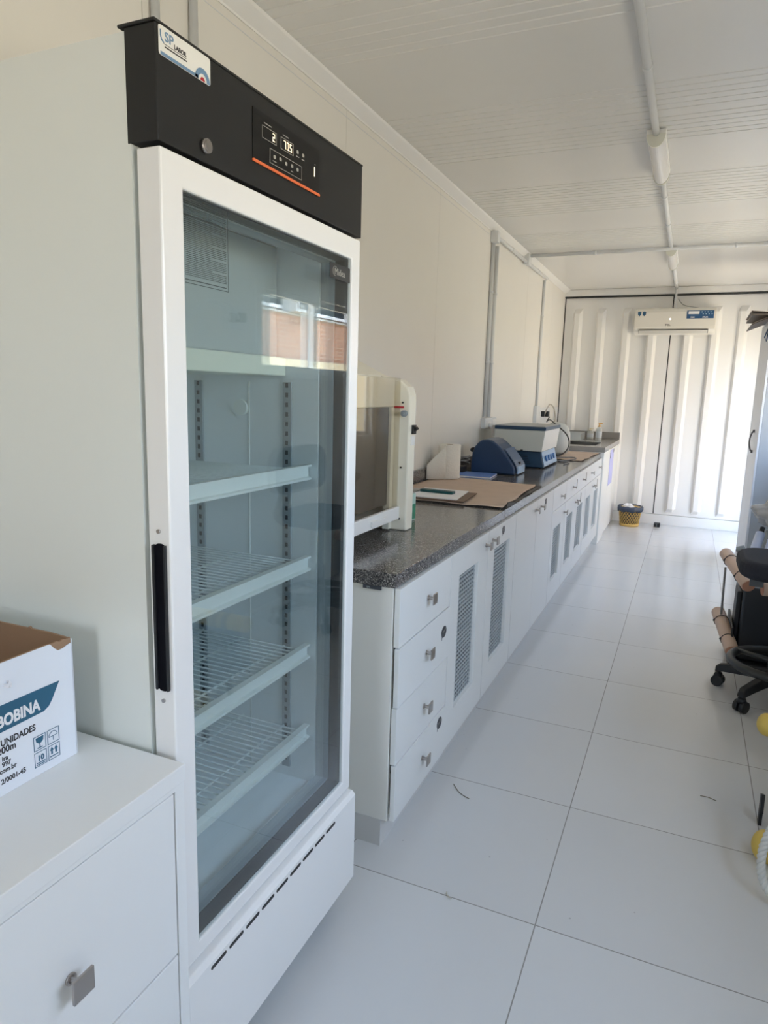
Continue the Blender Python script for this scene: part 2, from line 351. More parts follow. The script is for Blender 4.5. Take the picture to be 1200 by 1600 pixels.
# far wall: the two steel doors of the container
struct('wall_far', MB().box(-0.12, RX + 0.1, Y1, Y1 + 0.1, 0, H), STEELW)
struct('trim_3', MB().box(0.0, RX, Y1 - 0.055, Y1, 2.555, H - 0.001), STEELW, bevel=0.004)
struct('trim_4', MB().box(0.0, RX, Y1 - 0.06, Y1 - 0.006, 2.541, 2.551), RUBBER)
struct('baseboard_far', MB().box(0.0, RX, Y1 - 0.045, Y1, 0.0, 0.115), STEELW, bevel=0.004)
def leaf(x0, x1, ribs, name):
    mb = MB().box(x0, x1, Y1 - 0.03, Y1 - 0.002, 0.12, 2.535)
    yb = Y1 - 0.0302; d = 0.04
    for xr in ribs:
        A = [(xr - 0.075, yb), (xr - 0.055, yb - d), (xr - 0.004, yb - d), (xr + 0.03, yb)]
        zs = [0.15, 0.19, 2.36, 2.42]
        rows = []
        for i, z in enumerate(zs):
            rows.append([mb.b.verts.new((px, py if i in (1, 2) else yb, z)) for px, py in A])
        for r0, r1 in zip(rows, rows[1:]):
            for q in range(3): mb.b.faces.new((r0[q], r0[q + 1], r1[q + 1], r1[q]))
    return struct(name, mb, STEELW)
leaf(0.012, 1.158, [0.18, 0.44, 0.72, 0.995], 'door_1')
leaf(1.170, RX - 0.01, [1.365, 1.63, 1.89, 2.15], 'door_2')
struct('trim_5', MB().box(1.1585, 1.1695, Y1 - 0.024, Y1 - 0.003, 0.12, 2.535), RUBBER)
struct('trim_6', MB().box(0.0008, 0.0115, Y1 - 0.032, Y1 - 0.003, 0.95, 2.54), RUBBER)

# ================================================================== OUTSIDE, seen mirrored in the glass
bd = thing('apartment_building', (8.6, 10, 0), 'orange brick building with a white-framed window strip, mirrored in the refrigerator glass', 'building')
link('wall', MB().box(8.0, 9.0, 3, 24, 2.05, 3.0).box(8.0, 9.0, 3, 24, 3.95, 5.2), BRICK, bd)
plabel(link('lower_wall', MB().box(7.9, 9.0, 3, 24, 0, 2.05), mat('pale_render', (0.62, 0.52, 0.34), 0.9), bd), 'pale yellow rendered lower wall')
link('window_sill', MB().box(7.94, 8.0, 3, 24, 2.99, 3.03).box(8.2, 8.9, 3, 24, 3.03, 3.95), mat('white_render', (0.42, 0.40, 0.36), 0.8), bd)
for y in (12.1, 14.4, 16.6, 18.8):
    f = link('window', MB().ring(8.12, 8.18, (y, y + 1.6, 3.1, 3.94), (y + 0.07, y + 1.53, 3.17, 3.88)), WHITEP, bd)
    link('pane', MB().box(8.17, 8.19, y + 0.07, y + 1.53, 3.17, 3.88), mat('dark_pane', (0.018, 0.022, 0.028), 0.6, spec=0.05), f)
u_ = thing('window_air_conditioner', (7.9, 13.4, 3.12), 'white boxy air conditioner in the window of the mirrored brick building', 'air conditioner')
acw = mat('ac_box_white', (0.45, 0.45, 0.43), 0.6)
link('casing', MB().ring(7.72, 8.1, (12.95, 13.8, 3.04, 3.50), (13.02, 13.73, 3.10, 3.44)).box(7.85, 8.1, 13.02, 13.73, 3.10, 3.44), acw, u_)
link('grille', MB().box(7.80, 7.849, 13.03, 13.72, 3.11, 3.43), mat('ac_grille_dark', (0.07, 0.08, 0.08), 0.7), u_)

# ================================================================== REFRIGERATOR
FX0, FX, FY0, FY1 = 0.06, 0.70, 0.845, 1.52
fr = thing('display_refrigerator', (0.38, 1.18, 0), 'tall white upright refrigerator with glass door and black top header', 'refrigerator')
bx = 0.648   # body front
mb = MB().box(FX0, bx, FY0, FY0 + 0.045, 0.10, 1.928).box(FX0, bx, FY1 - 0.045, FY1, 0.10, 1.928)
mb.box(FX0, 0.10, FY0 + 0.045, FY1 - 0.045, 0.10, 1.928).box(0.10, bx, FY0 + 0.045, FY1 - 0.045, 1.765, 1.928).box(0.10, bx, FY0 + 0.045, FY1 - 0.045, 0.10, 0.375)
link('body', mb, FRW, fr)
mb = MB().box(0.101, 0.62, FY0 + 0.0455, FY0 + 0.052, 0.376, 1.764).box(0.101, 0.62, FY1 - 0.052, FY1 - 0.0455, 0.376, 1.764)
mb.box(0.101, 0.108, FY0 + 0.05, FY1 - 0.05, 0.376, 1.764).box(0.108, 0.62, FY0 + 0.05, FY1 - 0.05, 1.757, 1.764).box(0.108, 0.62, FY0 + 0.05, FY1 - 0.05, 0.3755, 0.39)
link('liner', mb, LINER, fr)
IY0, IY1 = FY0 + 0.052, FY1 - 0.052
link('side_seam', MB().cyl((0.42, IY1 - 0.001, 0.4), (0.42, IY1 - 0.001, 1.44), 0.002, n=6), LINERT, fr)
# evaporator cover
ev = link('evaporator_cover', MB().box(0.11, 0.505, IY0 + 0.002, IY1 - 0.002, 1.5, 1.755), mat('evaporator_grey', (0.50, 0.54, 0.54), 0.4), fr, bevel=0.004)
plabel(link('drip_lip', MB().box(0.11, 0.53, IY0 + 0.002, IY1 - 0.002, 1.455, 1.499), mat('pale_cream_lip', (0.80, 0.82, 0.70), 0.4), ev, bevel=0.003), 'pale cream drip lip')
link('side_disc', MB().cyl((0.40, IY1 - 0.012, 1.375), (0.40, IY1, 1.375), 0.02, n=24), LINERT, fr)  # small pale disc on the far liner wall
# slotted rails on both sides
for xr in (0.265, 0.535):
    for yy, sgn in ((IY1, -1), (IY0, 1)):
        ra = link('shelf_rail', MB().box(xr - 0.012, xr + 0.012, min(yy, yy + sgn * 0.006), max(yy, yy + sgn * 0.006), 0.42, 1.44), GREYRUB, fr)
        mb = MB(); z = 0.44
        while z < 1.43:
            mb.box(xr - 0.004, xr + 0.004, min(yy + sgn * 0.0055, yy + sgn * 0.0068), max(yy + sgn * 0.0055, yy + sgn * 0.0068), z, z + 0.011); z += 0.0235
        link('slots', mb, BLKP, ra)
for z in (1.224, 0.993, 0.760, 0.537):
    mb = MB(); y = IY0 + 0.014
    while y < IY1 - 0.01:
        mb.cyl((0.135, y, z + 0.006), (0.59, y, z + 0.006), 0.0021, n=6); y += 0.0205
    for x in (0.14, 0.27, 0.40, 0.53): mb.cyl((x, IY0 + 0.006, z + 0.001), (x, IY1 - 0.008, z + 0.001), 0.003, n=6)
    sh = link('shelf', mb, WIREW, fr)
    link('price_rail', MB().prism([(0.590, z - 0.018), (0.606, z - 0.018), (0.606, z - 0.013), (0.597, z - 0.011), (0.597, z + 0.012), (0.606, z + 0.014), (0.606, z + 0.019), (0.590, z + 0.019)], IY0 + 0.004, IY1 - 0.004, 'y'), LINERT, sh)
# header
hp = MB().box(0.642, FX, FY0 - 0.001, FY1 + 0.001, 1.776, 1.932).box(0.632, FX + 0.001, FY0 - 0.004, FY1 + 0.002, 1.932, 1.9365)
hd = link('header', hp, BLACK, fr, bevel=0.0015)
k = link('key_lock', MB().cyl((FX, 0.949, 1.799), (FX + 0.008, 0.949, 1.799), 0.0108, n=28).cyl((FX + 0.008, 0.949, 1.799), (FX + 0.010, 0.949, 1.799), 0.008, n=24), CHROME, hd)
cp = link('control_panel', MB().box(FX, FX + 0.0012, 1.081, 1.317, 1.816, 1.905), BLKGLOSS, hd)
px = FX + 0.0013
link('orange_stripe', MB().rrect(FX, FX + 0.003, 1.080, 1.318, 1.8165, 1.8215, 0.002), ORANGE, hd)
def frame2(mb, y0, y1, z0, z1, t=0.0008): return mb.ring(px, px + 0.0004, (y0, y1, z0, z1), (y0 + t, y1 - t, z0 + t, z1 - t))
mb = MB(); frame2(mb, 1.110, 1.156, 1.864, 1.885); frame2(mb, 1.171, 1.215, 1.864, 1.885); frame2(mb, 1.134, 1.247, 1.829, 1.854)
for yy, zz in ((1.15, 1.843), (1.17, 1.845), (1.19, 1.843), (1.211, 1.845), (1.231, 1.844), (1.231, 1.876), (1.252, 1.876)):
    mb.rrect(px, px + 0.0004, yy - 0.0035, yy + 0.0035, zz - 0.003, zz + 0.003, 0.002)
for yy, zz, l in ((1.128, 1.8895, 0.024), (1.188, 1.8895, 0.02), (1.15, 1.8345, 0.012), (1.211, 1.8345, 0.007), (1.231, 1.867, 0.01), (1.252, 1.867, 0.01), (1.299, 1.872, 0.003)):
    mb.box(px, px + 0.0004, yy - l / 2, yy + l / 2, zz, zz + 0.0014)
link('printed_marks', mb, LEDL, hd)
def seg7(name, txt, y, z, w, h, t, gap):
    SEG = {'0': 'abcdef', '2': 'abged', '5': 'afgcd', '7': 'abc'}
    for ch in txt:
        mb = MB(); hm = z + h / 2
        R7 = {'a': (0, w, z + h - t, z + h), 'd': (0, w, z, z + t), 'g': (0, w, hm - t / 2, hm + t / 2), 'f': (0, t, hm, z + h), 'b': (w - t, w, hm, z + h), 'e': (0, t, z, hm), 'c': (w - t, w, z, hm)}
        for k7 in SEG[ch]:
            a7, b7, c7, d7 = R7[k7]; mb.box(px, px + 0.0005, y + a7, y + b7, c7, d7)
        link(name, mb, LEDW, hd); y += w + gap
seg7('temperature_digit', '2', 1.1435, 1.868, 0.0074, 0.0135, 0.0015, 0)
seg7('humidity_digit', '705', 1.181, 1.868, 0.0070, 0.0135, 0.0014, 0.0036)
link('decimal_point', MB().box(px, px + 0.0005, 1.1986, 1.2000, 1.868, 1.8696), LEDW, hd)
link('indicator_bar', MB().box(px, px + 0.0006, 1.2955, 1.2985, 1.85, 1.868), LEDW, hd)
# maker's sticker on the header corner
sy0, sy1, sz0, sz1 = 0.850, 0.966, 1.892, 1.9315
stk = plabel(link('maker_sticker', MB().rrect(FX, FX + 0.0008, sy0, sy1, sz0, sz1, 0.004), mat('sticker_white', (0.80, 0.80, 0.77), 0.35), hd), 'white sticker with blue wave and lettering')
text('sticker_lettering', 'SP', STBLUE, hd, (FX + 0.0009, 0.862, 1.9135), 0.018, bold=0.0003, sx=1.1)
text('sticker_lettering', 'LABOR', INK, hd, (FX + 0.0009, 0.882, 1.911), 0.0085, sx=1.0, bold=0.0002)
mb = MB().box(FX + 0.0008, FX + 0.0012, 0.860, 0.909, 1.9085, 1.9092).box(FX + 0.0008, FX + 0.0012, 0.862, 0.910, 1.9045, 1.9062)
link('sticker_print', mb, INK, hd)
mb = MB(); cy, cz = 0.9465, 1.8925
mb.box(FX + 0.0008, FX + 0.0012, sy0 + 0.003, cy - 0.011, sz0 + 0.0005, sz0 + 0.005)
def halfdisc(mb, r, x, ri=0.0):
    n = 20; o = [(cy + r * math.cos(math.pi * i / n), cz + r * math.sin(math.pi * i / n)) for i in range(n + 1)]
    i_ = [(cy + ri * math.cos(math.pi * i / n), cz + ri * math.sin(math.pi * i / n)) for i in range(n + 1)]
    for q in range(n): mb.quad((x, *o[q]), (x, *o[q + 1]), (x, *i_[q + 1]), (x, *i_[q]))
halfdisc(mb, 0.018, FX + 0.0012, 0.010); link('sticker_wave', mb, STBLUE, hd)
mb = MB(); halfdisc(mb, 0.0055, FX + 0.0012, 0.0001); link('sticker_dot', mb, RED, hd)
mb = MB().tube([(FX + 0.0011, 0.8535, 1.925), (FX + 0.0011, 0.8535, 1.917), (FX + 0.0011, 0.8555, 1.9125), (FX + 0.0011, 0.860, 1.910)], 0.0011, n=6)
link('sticker_flask', mb, STBLUE, hd)
# door
dz0, dz1 = 0.372, 1.770
gy0, gy1, gz0, gz1 = 0.897, 1.477, 0.405, 1.722
dr = link('door', MB().ring(0.655, FX, (FY0 + 0.002, FY1 - 0.002, dz0, dz1), (gy0, gy1, gz0, gz1)), FRD, fr, bevel=0.003)
link('gasket', MB().ring(0.648, 0.655, (FY0 + 0.012, FY1 - 0.012, dz0 + 0.01, dz1 - 0.01), (gy0 - 0.004, gy1 + 0.004, gz0 - 0.004, gz1 + 0.004)), GREYRUB, dr)
link('glass_spacer', MB().ring(0.658, 0.690, (gy0 + 0.0005, gy1 - 0.0005, gz0 + 0.0005, gz1 - 0.0005), (gy0 + 0.003, gy1 - 0.003, gz0 + 0.003, gz1 - 0.003)), RUBBER, dr)
plabel(link('inner_frame', MB().ring(0.622, 0.6575, (gy0 - 0.004, gy1 + 0.004, gz0 - 0.004, gz1 + 0.004), (gy0 + 0.006, gy1 - 0.006, gz0 + 0.006, gz1 - 0.006)), GREYRUB, dr), 'grey inner frame of the door')
link('glass_pane', MB().box(0.6905, 0.6955, gy0 + 0.0003, gy1 - 0.0003, gz0 + 0.0003, gz1 - 0.0003), GLASS, dr)
link('glass_pane', MB().box(0.662, 0.666, gy0 + 0.0035, gy1 - 0.0035, gz0 + 0.0035, gz1 - 0.0035), GLASS, dr)
# recessed black grip on the near edge of the door
link('handle_recess', MB().rrect(FY0 - 0.0015, FY0 + 0.003, 0.668, 0.690, 0.918, 1.172, 0.009, 'y'), DEEP, dr, bevel=0.001)
link('handle_rim', MB().rrect(FY0 - 0.004, FY0 + 0.001, 0.665, 0.670, 0.92, 1.17, 0.002, 'y').rrect(FY0 - 0.004, FY0 + 0.001, 0.689, 0.692, 0.92, 1.17, 0.001, 'y'), BLKP, dr)
for z in (1.192, 0.900): link('screw', MB().cyl((0.677, FY0 - 0.001, z), (0.677, FY0 + 0.004, z), 0.0035, n=14), CHROME, dr)
# printed text sheet on the glass
gx = 0.6957
mb = MB(); z = 1.712; i = 0
while z > 1.597:
    y = 0.902; end = 1.008 if i % 7 else 0.97
    while y < end:
        l = random.uniform(0.006, 0.02); mb.box(gx, gx + 0.0003, y, min(y + l, end), z, z + 0.0011); y += l + 0.0014
    z -= 0.00285; i += 1
mb.box(gx, gx + 0.0003, 0.902, 1.008, 1.5905, 1.5920).box(gx, gx + 0.0003, 0.902, 1.014, 1.5855, 1.5866).box(gx, gx + 0.0003, 1.0125, 1.0135, 1.586, 1.716)
plabel(link('printed_text_sheet', mb, mat('grey_print', (0.05, 0.065, 0.065), 0.7), dr), 'transparent sheet densely printed with small text')
link('brand_badge', MB().box(gx, gx + 0.0006, 1.377, 1.474, 1.668, 1.7), mat('badge_dark', (0.025, 0.03, 0.035), 0.4), dr)
text('badge_lettering', 'Midea', LEDL, dr, (gx + 0.0008, 1.398, 1.6765), 0.021, sx=1.0)
link('badge_logo', MB().tube([(gx + 0.001, 1.401 + 0.010 * math.cos(t), 1.684 + 0.010 * math.sin(t)) for t in [math.radians(a) for a in range(50, 300, 15)]], 0.0006, n=5), LEDL, dr)
# bottom grille panel
bp_ = link('kick_panel', MB().prism([(0.655, 0.105), (0.716, 0.105), (0.716, 0.352), (0.708, 0.362), (0.655, 0.368)], FY0, FY1 + 0.004, 'y'), FRD, fr, bevel=0.002)
mb = MB(); y = 0.908
for i in range(9): mb.rrect(0.7125, 0.7166, y, y + 0.047, 0.3355, 0.3435, 0.0038); y += 0.0565
link('vent_slots', mb, BLKP, bp_)
for (x, y) in ((0.63, 1.485), (0.63, 0.88), (0.12, 1.485), (0.12, 0.88)):
    c = link('caster', MB().cyl((x - 0.004, y - 0.013, 0.033), (x - 0.004, y + 0.013, 0.033), 0.033, n=24).box(x - 0.014, x + 0.014, y - 0.017, y + 0.017, 0.055, 0.102), BLKP, fr)

# ================================================================== NEAR DRAWER CABINET and the carton on it
NC = thing('drawer_cabinet', (0.36, 0.3, 0), 'low white drawer cabinet in the foreground with a carton on top', 'cabinet')
link('body', MB().ring(0.02, 0.728, (-0.35, 0.832, 0.0, 0.774), (-0.33, 0.810, 0.08, 0.766)).box(0.02, 0.04, -0.33, 0.81, 0.08, 0.766), CAB, NC, bevel=0.0015)
link('top_panel', MB().box(0.02, 0.730, -0.352, 0.834, 0.7745, 0.805), CAB, NC, bevel=0.0015)
def knob(parent, x, y, z, s=0.034, bar=False, name='knob'):
    mb = MB().cyl((x, y, z), (x + 0.004, y, z), 0.009, n=16).cyl((x + 0.003, y, z), (x + 0.024, y, z), 0.0055, n=14)
    if bar: mb.box(x + 0.023, x + 0.028, y - 0.006, y + 0.006, z - 0.012, z + 0.06)
    else: mb.box(x + 0.023, x + 0.028, y - s / 2, y + s / 2, z - s / 2, z + s / 2)
    return link(name, mb, CHROME, parent, bevel=0.0012)
for z0, z1 in ((0.463, 0.763), (0.10, 0.459)):
    d = link('drawer', MB().box(0.70, 0.727, 0.231, 0.8075, z0, z1), CAB, NC, bevel=0.0015); knob(d, 0.727, 0.589, z0 + (0.142 if z0 > 0.3 else 0.2), 0.036)
    d = link('drawer', MB().box(0.70, 0.727, -0.327, 0.228, z0, z1), CAB, NC, bevel=0.0015); knob(d, 0.727, -0.05, z0 + 0.142, 0.036)

CB = thing('cardboard_carton', (0.4, 0.6, 0.805), 'open white carton with teal printed band, standing on the foreground cabinet', 'box')
bx0, bx1, by0, by1, bz0, bz1 = 0.20, 0.547, 0.30, 0.779, 0.8055, 1.012
def wallq(mb, p, q, top, x=0):  # wavy top edge wall between p and q
    pass
mb = MB()
def cwall(mb, pts, z0, tops, th, nx, ny):
    # vertical sheet following pts with varying top height, thickness th along (nx,ny)
    n = len(pts)
    f0 = [mb.b.verts.new((x, y, z0)) for x, y in pts]; f1 = [mb.b.verts.new((x, y, t)) for (x, y), t in zip(pts, tops)]
    g0 = [mb.b.verts.new((x + nx * th, y + ny * th, z0)) for x, y in pts]; g1 = [mb.b.verts.new((x + nx * th, y + ny * th, t)) for (x, y), t in zip(pts, tops)]
    for i in range(n - 1):
        mb.b.faces.new((f0[i], f0[i + 1], f1[i + 1], f1[i])); mb.b.faces.new((g0[i + 1], g0[i], g1[i], g1[i + 1])); mb.b.faces.new((f1[i], f1[i + 1], g1[i + 1], g1[i])); mb.b.faces.new((f0[i + 1], f0[i], g0[i], g0[i + 1]))
    mb.b.faces.new((f0[0], f1[0], g1[0], g0[0])); mb.b.faces.new((f0[-1], g0[-1], g1[-1], f1[-1]))
# front face, its top corner torn away down to bare brown board
ftop = [(0.30, 1.013), (0.45, 1.014), (0.60, 1.013), (0.70, 1.0135), (0.737, 1.0135), (0.744, 1.005), (0.752, 0.998), (0.762, 0.999), (0.770, 1.0015), (0.777, 1.003)]
mb = MB(); cwall(mb, [(0.547, y) for y, _ in ftop], bz0, [t for _, t in ftop], 0.0012, -1, 0)
cwall(mb, [(x, 0.779) for x in (0.547, 0.45, 0.3, 0.20)], bz0, [1.010, 1.012, 1.011, 1.010], 0.0012, 0, -1)
cwall(mb, [(x, 0.30) for x in (0.20, 0.547)], bz0, [1.012, 1.012], 0.0012, 0, 1); cwall(mb, [(0.20, y) for y in (0.30, 0.779)], bz0, [1.012, 1.012], 0.0012, 1, 0)
link('printed_outer_sheet', mb, CARDW, CB)
mb = MB(); cwall(mb, [(0.5455, y) for y in (0.302, 0.6, 0.735, 0.742, 0.75, 0.757, 0.764, 0.771, 0.7775)], bz0, [1.013, 1.0135, 1.0135, 1.012, 1.0135, 1.011, 1.013, 1.0105, 1.0125], 0.0035, -1, 0)
cwall(mb, [(x, 0.7775) for x in (0.545, 0.50, 0.46, 0.455, 0.45, 0.40, 0.3, 0.2015)], bz0, [1.0115, 1.0135, 1.013, 1.0165, 1.013, 1.0125, 1.0125, 1.012], 0.0035, 0, -1)
cwall(mb, [(x, 0.3015) for x in (0.2015, 0.545)], bz0, [1.013, 1.013], 0.0035, 0, 1); cwall(mb, [(0.2015, y) for y in (0.3015, 0.7775)], bz0, [1.013, 1.013], 0.0035, 1, 0)
mb.box(0.204, 0.543, 0.304, 0.775, bz0 + 0.0005, bz0 + 0.004)
link('inner_board', mb, CARD, CB)
cx = 0.5472
mb = MB()
pr = [(0.40, 0.957), (0.748, 0.945)]
low = [(0.742, 0.934), (0.735, 0.922), (0.728, 0.913), (0.718, 0.908), (0.40, 0.9015)]
band = [(0.40, 0.951), (0.75, 0.9475)] + low
mb.prism(band, cx, cx + 0.0004, 'x'); link('teal_band', mb, TEAL, CB)
text('carton_lettering', 'MAXIBOBINA', PAPER, CB, (cx + 0.0005, 0.711, 0.9145), 0.0255, align='RIGHT', bold=0.0009, sx=0.80)
text('carton_lettering', '20 UNIDADES', INK, CB, (cx, 0.7015, 0.884), 0.0145, align='RIGHT', bold=0.0003, sx=0.86)
text('carton_lettering', '200m', INK, CB, (cx, 0.666, 0.872), 0.0155, align='RIGHT', bold=0.0003, sx=0.9)
text('carton_lettering', 'ira', INK, CB, (cx, 0.6515, 0.860), 0.011, align='RIGHT', bold=0.0002, sx=0.9)
text('carton_lettering', '997', INK, CB, (cx, 0.6555, 0.8505), 0.011, align='RIGHT', bold=0.0002, sx=0.9)
text('carton_lettering', 'com.br', INK, CB, (cx, 0.6645, 0.841), 0.011, align='RIGHT', bold=0.0002, sx=0.9)
text('carton_lettering', '2/0001-45', INK, CB, (cx, 0.680, 0.824), 0.0115, align='RIGHT', bold=0.0002, sx=0.9)
mb = MB()
def rr_ring(mb, y0, y1, z0, z1, t):
    mb.ring(cx, cx + 0.0004, (y0, y1, z0, z1), (y0 + t, y1 - t, z0 + t, z1 - t))
for (y0, z0) in ((0.696, 0.8475), (0.7215, 0.8475), (0.696, 0.820), (0.7215, 0.820)): rr_ring(mb, y0, y0 + 0.0225, z0, z0 + 0.0245, 0.0009)
# glass, umbrella, ten, arrows
mb.prism([(0.700, 0.869), (0.7145, 0.869), (0.7135, 0.862), (0.709, 0.8585), (0.7055, 0.8585), (0.701, 0.862)], cx, cx + 0.0004, 'x').box(cx, cx + 0.0004, 0.7065, 0.708, 0.852, 0.859).box(cx, cx + 0.0004, 0.7025, 0.712, 0.8505, 0.852)
n = 10; arc = [(0.7325 + 0.008 * math.cos(math.pi * i / n), 0.8595 + 0.008 * math.sin(math.pi * i / n)) for i in range(n + 1)]
mb.tube([(cx + 0.0002, y, z) for y, z in arc] , 0.0005, n=4).box(cx, cx + 0.0004, 0.7245, 0.7405, 0.859, 0.8598).box(cx, cx + 0.0004, 0.732, 0.733, 0.852, 0.8595)
for yy in (0.7285, 0.7365):
    mb.prism([(yy - 0.0035, 0.8355), (yy, 0.8415), (yy + 0.0035, 0.8355), (yy + 0.0015, 0.8355), (yy + 0.0015, 0.829), (yy - 0.0015, 0.829), (yy - 0.0015, 0.8355)], cx, cx + 0.0004, 'x')
mb.box(cx, cx + 0.0004, 0.7245, 0.7405, 0.8245, 0.826).box(cx, cx + 0.0004, 0.6995, 0.7155, 0.8255, 0.827).box(cx, cx + 0.0004, 0.6995, 0.7155, 0.8225, 0.824)
link('handling_symbols', mb, TEAL, CB)
text('handling_number', '10', TEAL, CB, (cx, 0.7075, 0.8295), 0.0125, align='CENTER', bold=0.0004)
mb = MB()
for i in range(7):
    a = random.uniform(0, 6.28); mb.quad((cx + 0.0003, 0.655 + 0.006 * math.cos(a), 0.978 + 0.007 * math.sin(a)), (cx + 0.003, 0.66, 0.985 - i * 0.002), (cx + 0.0035, 0.664, 0.978), (cx + 0.0004, 0.662 + 0.004 * math.sin(a), 0.970))
plabel(link('torn_tape_patch', mb, PAPER, CB), 'crumpled bit of torn white tape')

# ================================================================== BASE CABINETS along the left wall
DX0, DX = 0.697, 0.715
def door_vent(parent_unit, y0, y1, z0, z1, my0, my1, mz0, mz1, fine=0.0165):
    d = link('door', MB().ring(DX0, DX, (y0 + 0.0012, y1 - 0.0012, z0, z1), (my0, my1, mz0, mz1)), CAB, parent_unit, bevel=0.0012)
    mb = MB(); ww = fine * 0.27
    y = my0; fy = fine * 1.6
    while y < my1: mb.box(DX0 - 0.001, DX0 + 0.0028, y, min(y + ww * 2.0, my1), mz0, mz1); y += fy
    z = mz0
    while z < mz1: mb.box(DX0 - 0.0005, DX0 + 0.003, my0, my1, z, min(z + ww * 1.6, mz1)); z += fine * 1.05
    plabel(link('wire_mesh', mb, SILVER, d), 'silver woven wire mesh panel')
    return d
def sticker(parent, y, z, r=0.026, DX=DX + 0.0001):
    n = 28; pts = []
    for i in range(n):
        a = 2 * math.pi * i / n; pts.append((y + r * math.cos(a), z + r * 0.82 * math.sin(a)))
    pts.insert(int(n * 0.66), (y - r * 0.75, z - r * 1.05))
    s_ = plabel(link('name_sticker', MB().prism(pts, DX, DX + 0.0008, 'x'), mat('dark_sticker', (0.02, 0.024, 0.035), 0.4), parent), 'dark speech-bubble name sticker')
    link('white_scribble', MB().tube([(DX + 0.0012, y + r * (-0.6 + 0.08 * q), z + r * 0.18 * math.sin(q * 2.2) + r * 0.02 * q) for q in range(16)], 0.0007, n=4), LEDL, parent)
    return s_
def unit(name, y0, y1, label, plinth_y1=None, ztop=0.853, x1=0.697):
    u = thing(name, (0.35, (y0 + y1) / 2, 0), label, 'cabinet', None)
    mb = MB().box(0.004, DX0 - 0.004, y0 + 0.001, y0 + 0.018, 0.092, ztop).box(0.004, DX0 - 0.004, y1 - 0.018, y1 - 0.001, 0.092, ztop).box(0.004, DX0 - 0.004, y0 + 0.018, y1 - 0.018, 0.092, 0.108).box(0.004, 0.02, y0 + 0.018, y1 - 0.018, 0.108, ztop)
    mb.box(DX0 - 0.05, DX0 - 0.006, y0 + 0.018, y1 - 0.018, ztop - 0.02, ztop)
    link('carcass', mb, CABIN, u, bevel=0.001)
    link('plinth', MB().box(0.01, 0.672, y0 + 0.001, (plinth_y1 or y1 - 0.001), 0.0, 0.0915), PLINTH, u)
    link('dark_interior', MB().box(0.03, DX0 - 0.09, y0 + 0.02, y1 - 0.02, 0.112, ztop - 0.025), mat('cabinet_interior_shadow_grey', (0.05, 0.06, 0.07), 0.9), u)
    return u
UA = unit('base_cabinet', 1.802, 3.29, 'white base cabinet beside the refrigerator with four drawers and two mesh doors')
for i, (z0, z1) in enumerate(((0.0955, 0.283), (0.287, 0.472), (0.476, 0.664), (0.668, 0.851))):
    off = 0.004 if i in (0, 2) else 0.0
    d = link('drawer', MB().box(DX0 + off, DX + off * 0.5, 1.804, 2.279, z0, z1), CAB, UA, bevel=0.0012)
    knob(d, DX, 2.045, (z0 + z1) / 2 + 0.002, 0.036)
    if i == 2: sticker(d, 2.222, 0.588, DX=DX + 0.0022)
    if i == 0: sticker(d, 2.215, 0.243, DX=DX + 0.0022)
d = door_vent(UA, 2.282, 2.782, 0.0955, 0.851, 2.387, 2.642, 0.226, 0.753); knob(d, DX, 2.742, 0.801, 0.034)
d = door_vent(UA, 2.784, 3.288, 0.0955, 0.851, 2.890, 3.17, 0.226, 0.753); knob(d, DX, 2.845, 0.803, 0.034); sticker(d, 3.035, 0.815, 0.024)
UB = unit('base_cabinet', 3.29, 4.298, 'white base cabinet with two plain solid doors between the mesh-door cabinets')
for y0, y1, ky in ((3.292, 3.80, 3.757), (3.802, 4.296, 3.90)):
    d = link('door', MB().box(DX0, DX, y0 + 0.001, y1 - 0.001, 0.0955, 0.851), CAB, UB, bevel=0.0012); knob(d, DX, ky, 0.80, 0.034)
sticker(d, 4.045, 0.808, 0.026)
UC = unit('base_cabinet', 4.298, 4.802, 'narrow white base cabinet with one drawer over a single mesh door')
d = link('drawer', MB().box(DX0, DX, 4.301, 4.80, 0.704, 0.851), CAB, UC, bevel=0.0012); knob(d, DX, 4.60, 0.772, 0.034)
d = door_vent(UC, 4.30, 4.80, 0.0955, 0.70, 4.385, 4.645, 0.232, 0.585); knob(d, DX, 4.752, 0.64, 0.034)
UD = unit('base_cabinet', 4.802, 5.802, 'white base cabinet with one wide drawer over two mesh doors, next to the narrow unit')
d = link('drawer', MB().box(DX0, DX, 4.805, 5.80, 0.704, 0.851), CAB, UD, bevel=0.0012); knob(d, DX, 5.11, 0.772, bar=True); knob(d, DX, 5.60, 0.776, bar=True)
d = door_vent(UD, 4.804, 5.31, 0.0955, 0.70, 4.90, 5.155, 0.232, 0.585); knob(d, DX, 5.255, 0.64, 0.034)
d = door_vent(UD, 5.31, 5.80, 0.0955, 0.70, 5.375, 5.665, 0.232, 0.585); knob(d, DX, 5.36, 0.64, bar=True)
UE = unit('base_cabinet', 5.802, 6.868, 'white mesh-door base cabinet with wide drawer, touching the raised sink unit')
d = link('drawer', MB().box(DX0, DX, 5.805, 6.86, 0.704, 0.851), CAB, UE, bevel=0.0012); knob(d, DX, 6.11, 0.778, 0.034); knob(d, DX, 6.65, 0.78, 0.034)
d = door_vent(UE, 5.804, 6.33, 0.0955, 0.70, 5.80 + 0.075, 6.16, 0.232, 0.585); knob(d, DX, 6.285, 0.64, 0.034)
d = door_vent(UE, 6.33, 6.86, 0.0955, 0.70, 6.40, 6.68, 0.232, 0.585); knob(d, DX, 6.38, 0.64, bar=True)
